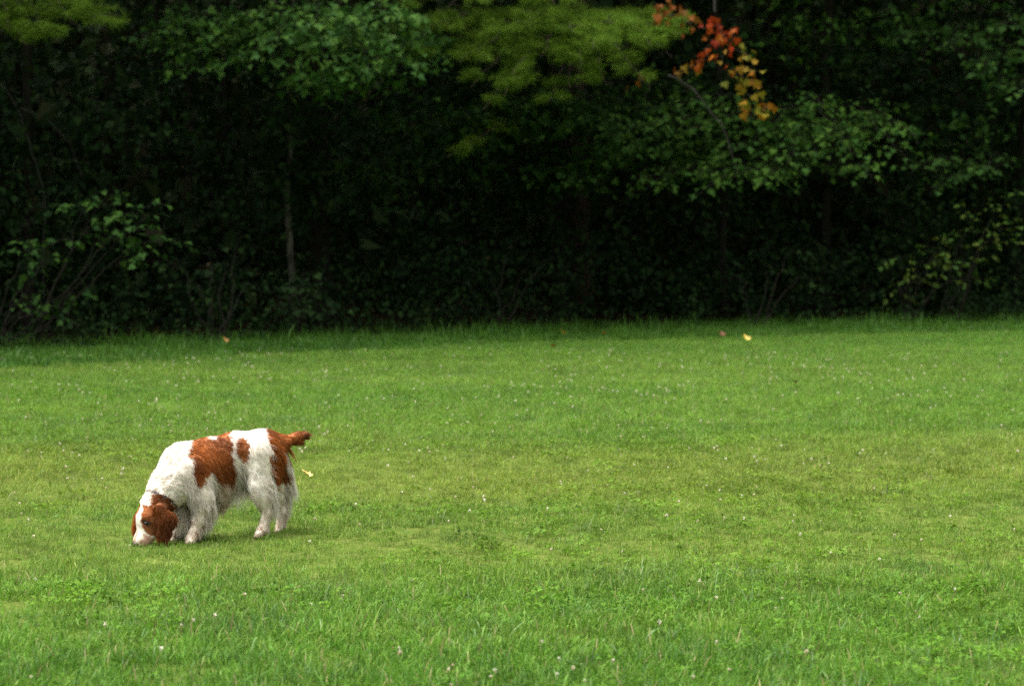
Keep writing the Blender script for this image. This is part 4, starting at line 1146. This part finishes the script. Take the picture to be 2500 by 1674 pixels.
def flower_mesh(rng):
    V, F, k = [], [], 0
    h = 0.062
    tv = np.array([(0.0009, 0, 0), (-0.0005, 0.0008, 0), (-0.0005, -0.0008, 0), (0.0007, 0, h), (-0.0004, 0.0006, h), (-0.0004, -0.0006, h)])
    V.append(tv); F.append(np.array([(0, 1, 4), (0, 4, 3), (1, 2, 5), (1, 5, 4), (2, 0, 3), (2, 3, 5)])); k = 6
    for i in range(34):                                   # florets radiating from the head
        d = unit(rng.normal(0, 1, 3) + [0, 0, 0.35]); s = unit(np.cross(d, rng.normal(0, 1, 3)))
        c = np.array([0, 0, h]); l_ = rng.uniform(0.006, 0.009)
        V.append(np.array([c + d * 0.001, c + d * l_ * .6 + s * 0.0016, c + d * l_ + [0, 0, .0006], c + d * l_ * .6 - s * 0.0016]))
        F.append(np.array([(0, 1, 2), (0, 2, 3)]) + k); k += 4
    return np.concatenate(V), np.concatenate(F)
rng = np.random.default_rng(71)
FM = [mesh_np('clover_flower', *flower_mesh(rng), m_flower) for _ in range(4)]
spots = []
cl = np.array([[rng.uniform(-3.2, 3.2), rng.uniform(6.2, 22)] for _ in range(44)])
tries = 0
while len(spots) < 560 and tries < 9000:
    tries += 1
    if rng.random() < 0.55:
        c = cl[rng.integers(len(cl))]; x, y = c + rng.normal(0, 1, 2) * (0.35, 0.5)
    else:
        y = 6.0 + 17.0 * rng.random() ** 0.8; x = rng.uniform(-1, 1) * 0.235 * y
    if y < 6.0 or y > 23 or abs(x) > 0.225 * y: continue
    if y < 9 and rng.random() < 0.35: continue
    P = np.array([x, y, 0.05]); px, py = project(P)
    if 330 < px < 720 and 1060 < py < 1340: continue
    spots.append((y, x))
spots.sort()
first = None
for k, (y, x) in enumerate(spots[:260]):
    if first is None:
        first = link('clover_flower', FM[0]); o = first
        tag(o, 'small round whitish clover flower standing in the lawn', 'flower', 'clover flowers dotted over the lawn')
    else:
        o = first.copy(); o.data = FM[k % 4]; col.objects.link(o)
    where = ('in the foreground lawn left of centre' if x < 0 else 'in the foreground lawn right of centre') if y < 9.3 else ('in the lawn level with the dog or a little beyond' if y < 13 else 'in the lawn well beyond the dog')
    tag(o, 'small round whitish clover flower ' + where, 'flower', 'clover flowers ' + where)
    s = rng.uniform(0.6, 1.0)
    o.location = (x, y, 0.0); o.scale = (s, s, s * rng.uniform(0.9, 1.25)); o.rotation_euler = (rng.normal(0, .12), rng.normal(0, .12), rng.uniform(0, 6.28))
far = Acc()
for (y, x) in spots[260:]:
    V, F = flower_mesh(rng); far.add(V * [1.0, 1.0, 0.95] + [x, y, 0], F)
o = far.build('clover_flowers', m_flower, None); o['kind'] = 'stuff'

# ------------------------------------------------------------------ fallen leaves
def litter_mat(name, c1, c2):
    m, nt, bs, out = nodes(name)
    tc = nt.nodes.new('ShaderNodeTexCoord'); nz = nt.nodes.new('ShaderNodeTexNoise'); nz.inputs['Scale'].default_value = 25
    nt.links.new(tc.outputs['Object'], nz.inputs['Vector']); r = ramp(nt, [(0.35, c1), (0.65, c2)])
    nt.links.new(nz.outputs[0], r.inputs[0]); nt.links.new(r.outputs[0], bs.inputs['Base Color']); bs.inputs['Roughness'].default_value = 0.55
    return m
L_Y = litter_mat('yellow_fallen_leaf', (0.42, 0.25, 0.02), (0.46, 0.33, 0.04))
L_P = litter_mat('pale_fallen_leaf', (0.50, 0.33, 0.07), (0.58, 0.44, 0.14))
L_R = litter_mat('red_fallen_leaf', (0.10, 0.018, 0.005), (0.14, 0.035, 0.008))
L_O = litter_mat('orange_fallen_leaf', (0.32, 0.13, 0.02), (0.36, 0.18, 0.03))
def fallen(label, px, py, z, size, mat, rot, tilt):
    size *= 0.8; tilt *= 0.75; z = min(z, 0.10)
    tv, tf = leaf_tpl(MAPLE, 0.5, -0.35)
    V = (tv - [0, 0.45, 0]) * size
    o = link('fallen_leaf', mesh_np('fallen_leaf', V, tf, mat))
    p = ground_at(px, py, z); o.location = p
    o.rotation_euler = (tilt, 0.15, rot)
    tag(o, label, 'leaf')
fallen('yellow curled leaf lying on the lawn behind the dog', 745, 1158, 0.055, 0.075, L_P, 1.2, 0.45)
fallen('bright yellow leaf on the far lawn at the right, the largest there', 1820, 826, 0.07, 0.11, L_Y, 0.5, 0.5)
fallen('yellow leaf in the long grass at the middle of the wood rim', 1372, 812, 0.24, 0.09, L_Y, 2.0, 0.7)
fallen('small orange yellow leaf on the lawn just below the rim at the middle', 1350, 845, 0.07, 0.07, L_O, 3.0, 0.5)
fallen('small yellow leaf on the far lawn farthest to the right', 1972, 834, 0.07, 0.06, L_Y, 4.0, 0.5)
fallen('dull red leaf at the lawn edge left of the bright yellow leaf', 1762, 816, 0.07, 0.09, L_R, 0.2, 0.4)
fallen('yellow leaf caught in the long grass in front of the slim pale trunk', 658, 777, 0.42, 0.09, L_Y, 5.0, 0.9)
fallen('pinkish orange leaf on the long grass at the left', 548, 830, 0.27, 0.085, L_O, 1.0, 0.8)
fallen('tiny red leaf in the lawn on the right, midway to the wood', 1940, 933, 0.06, 0.05, L_R, 2.4, 0.4)
fallen('small orange leaf in the far grass left of the bright yellow leaf', 1474, 813, 0.2, 0.06, L_O, 2.9, 0.7)
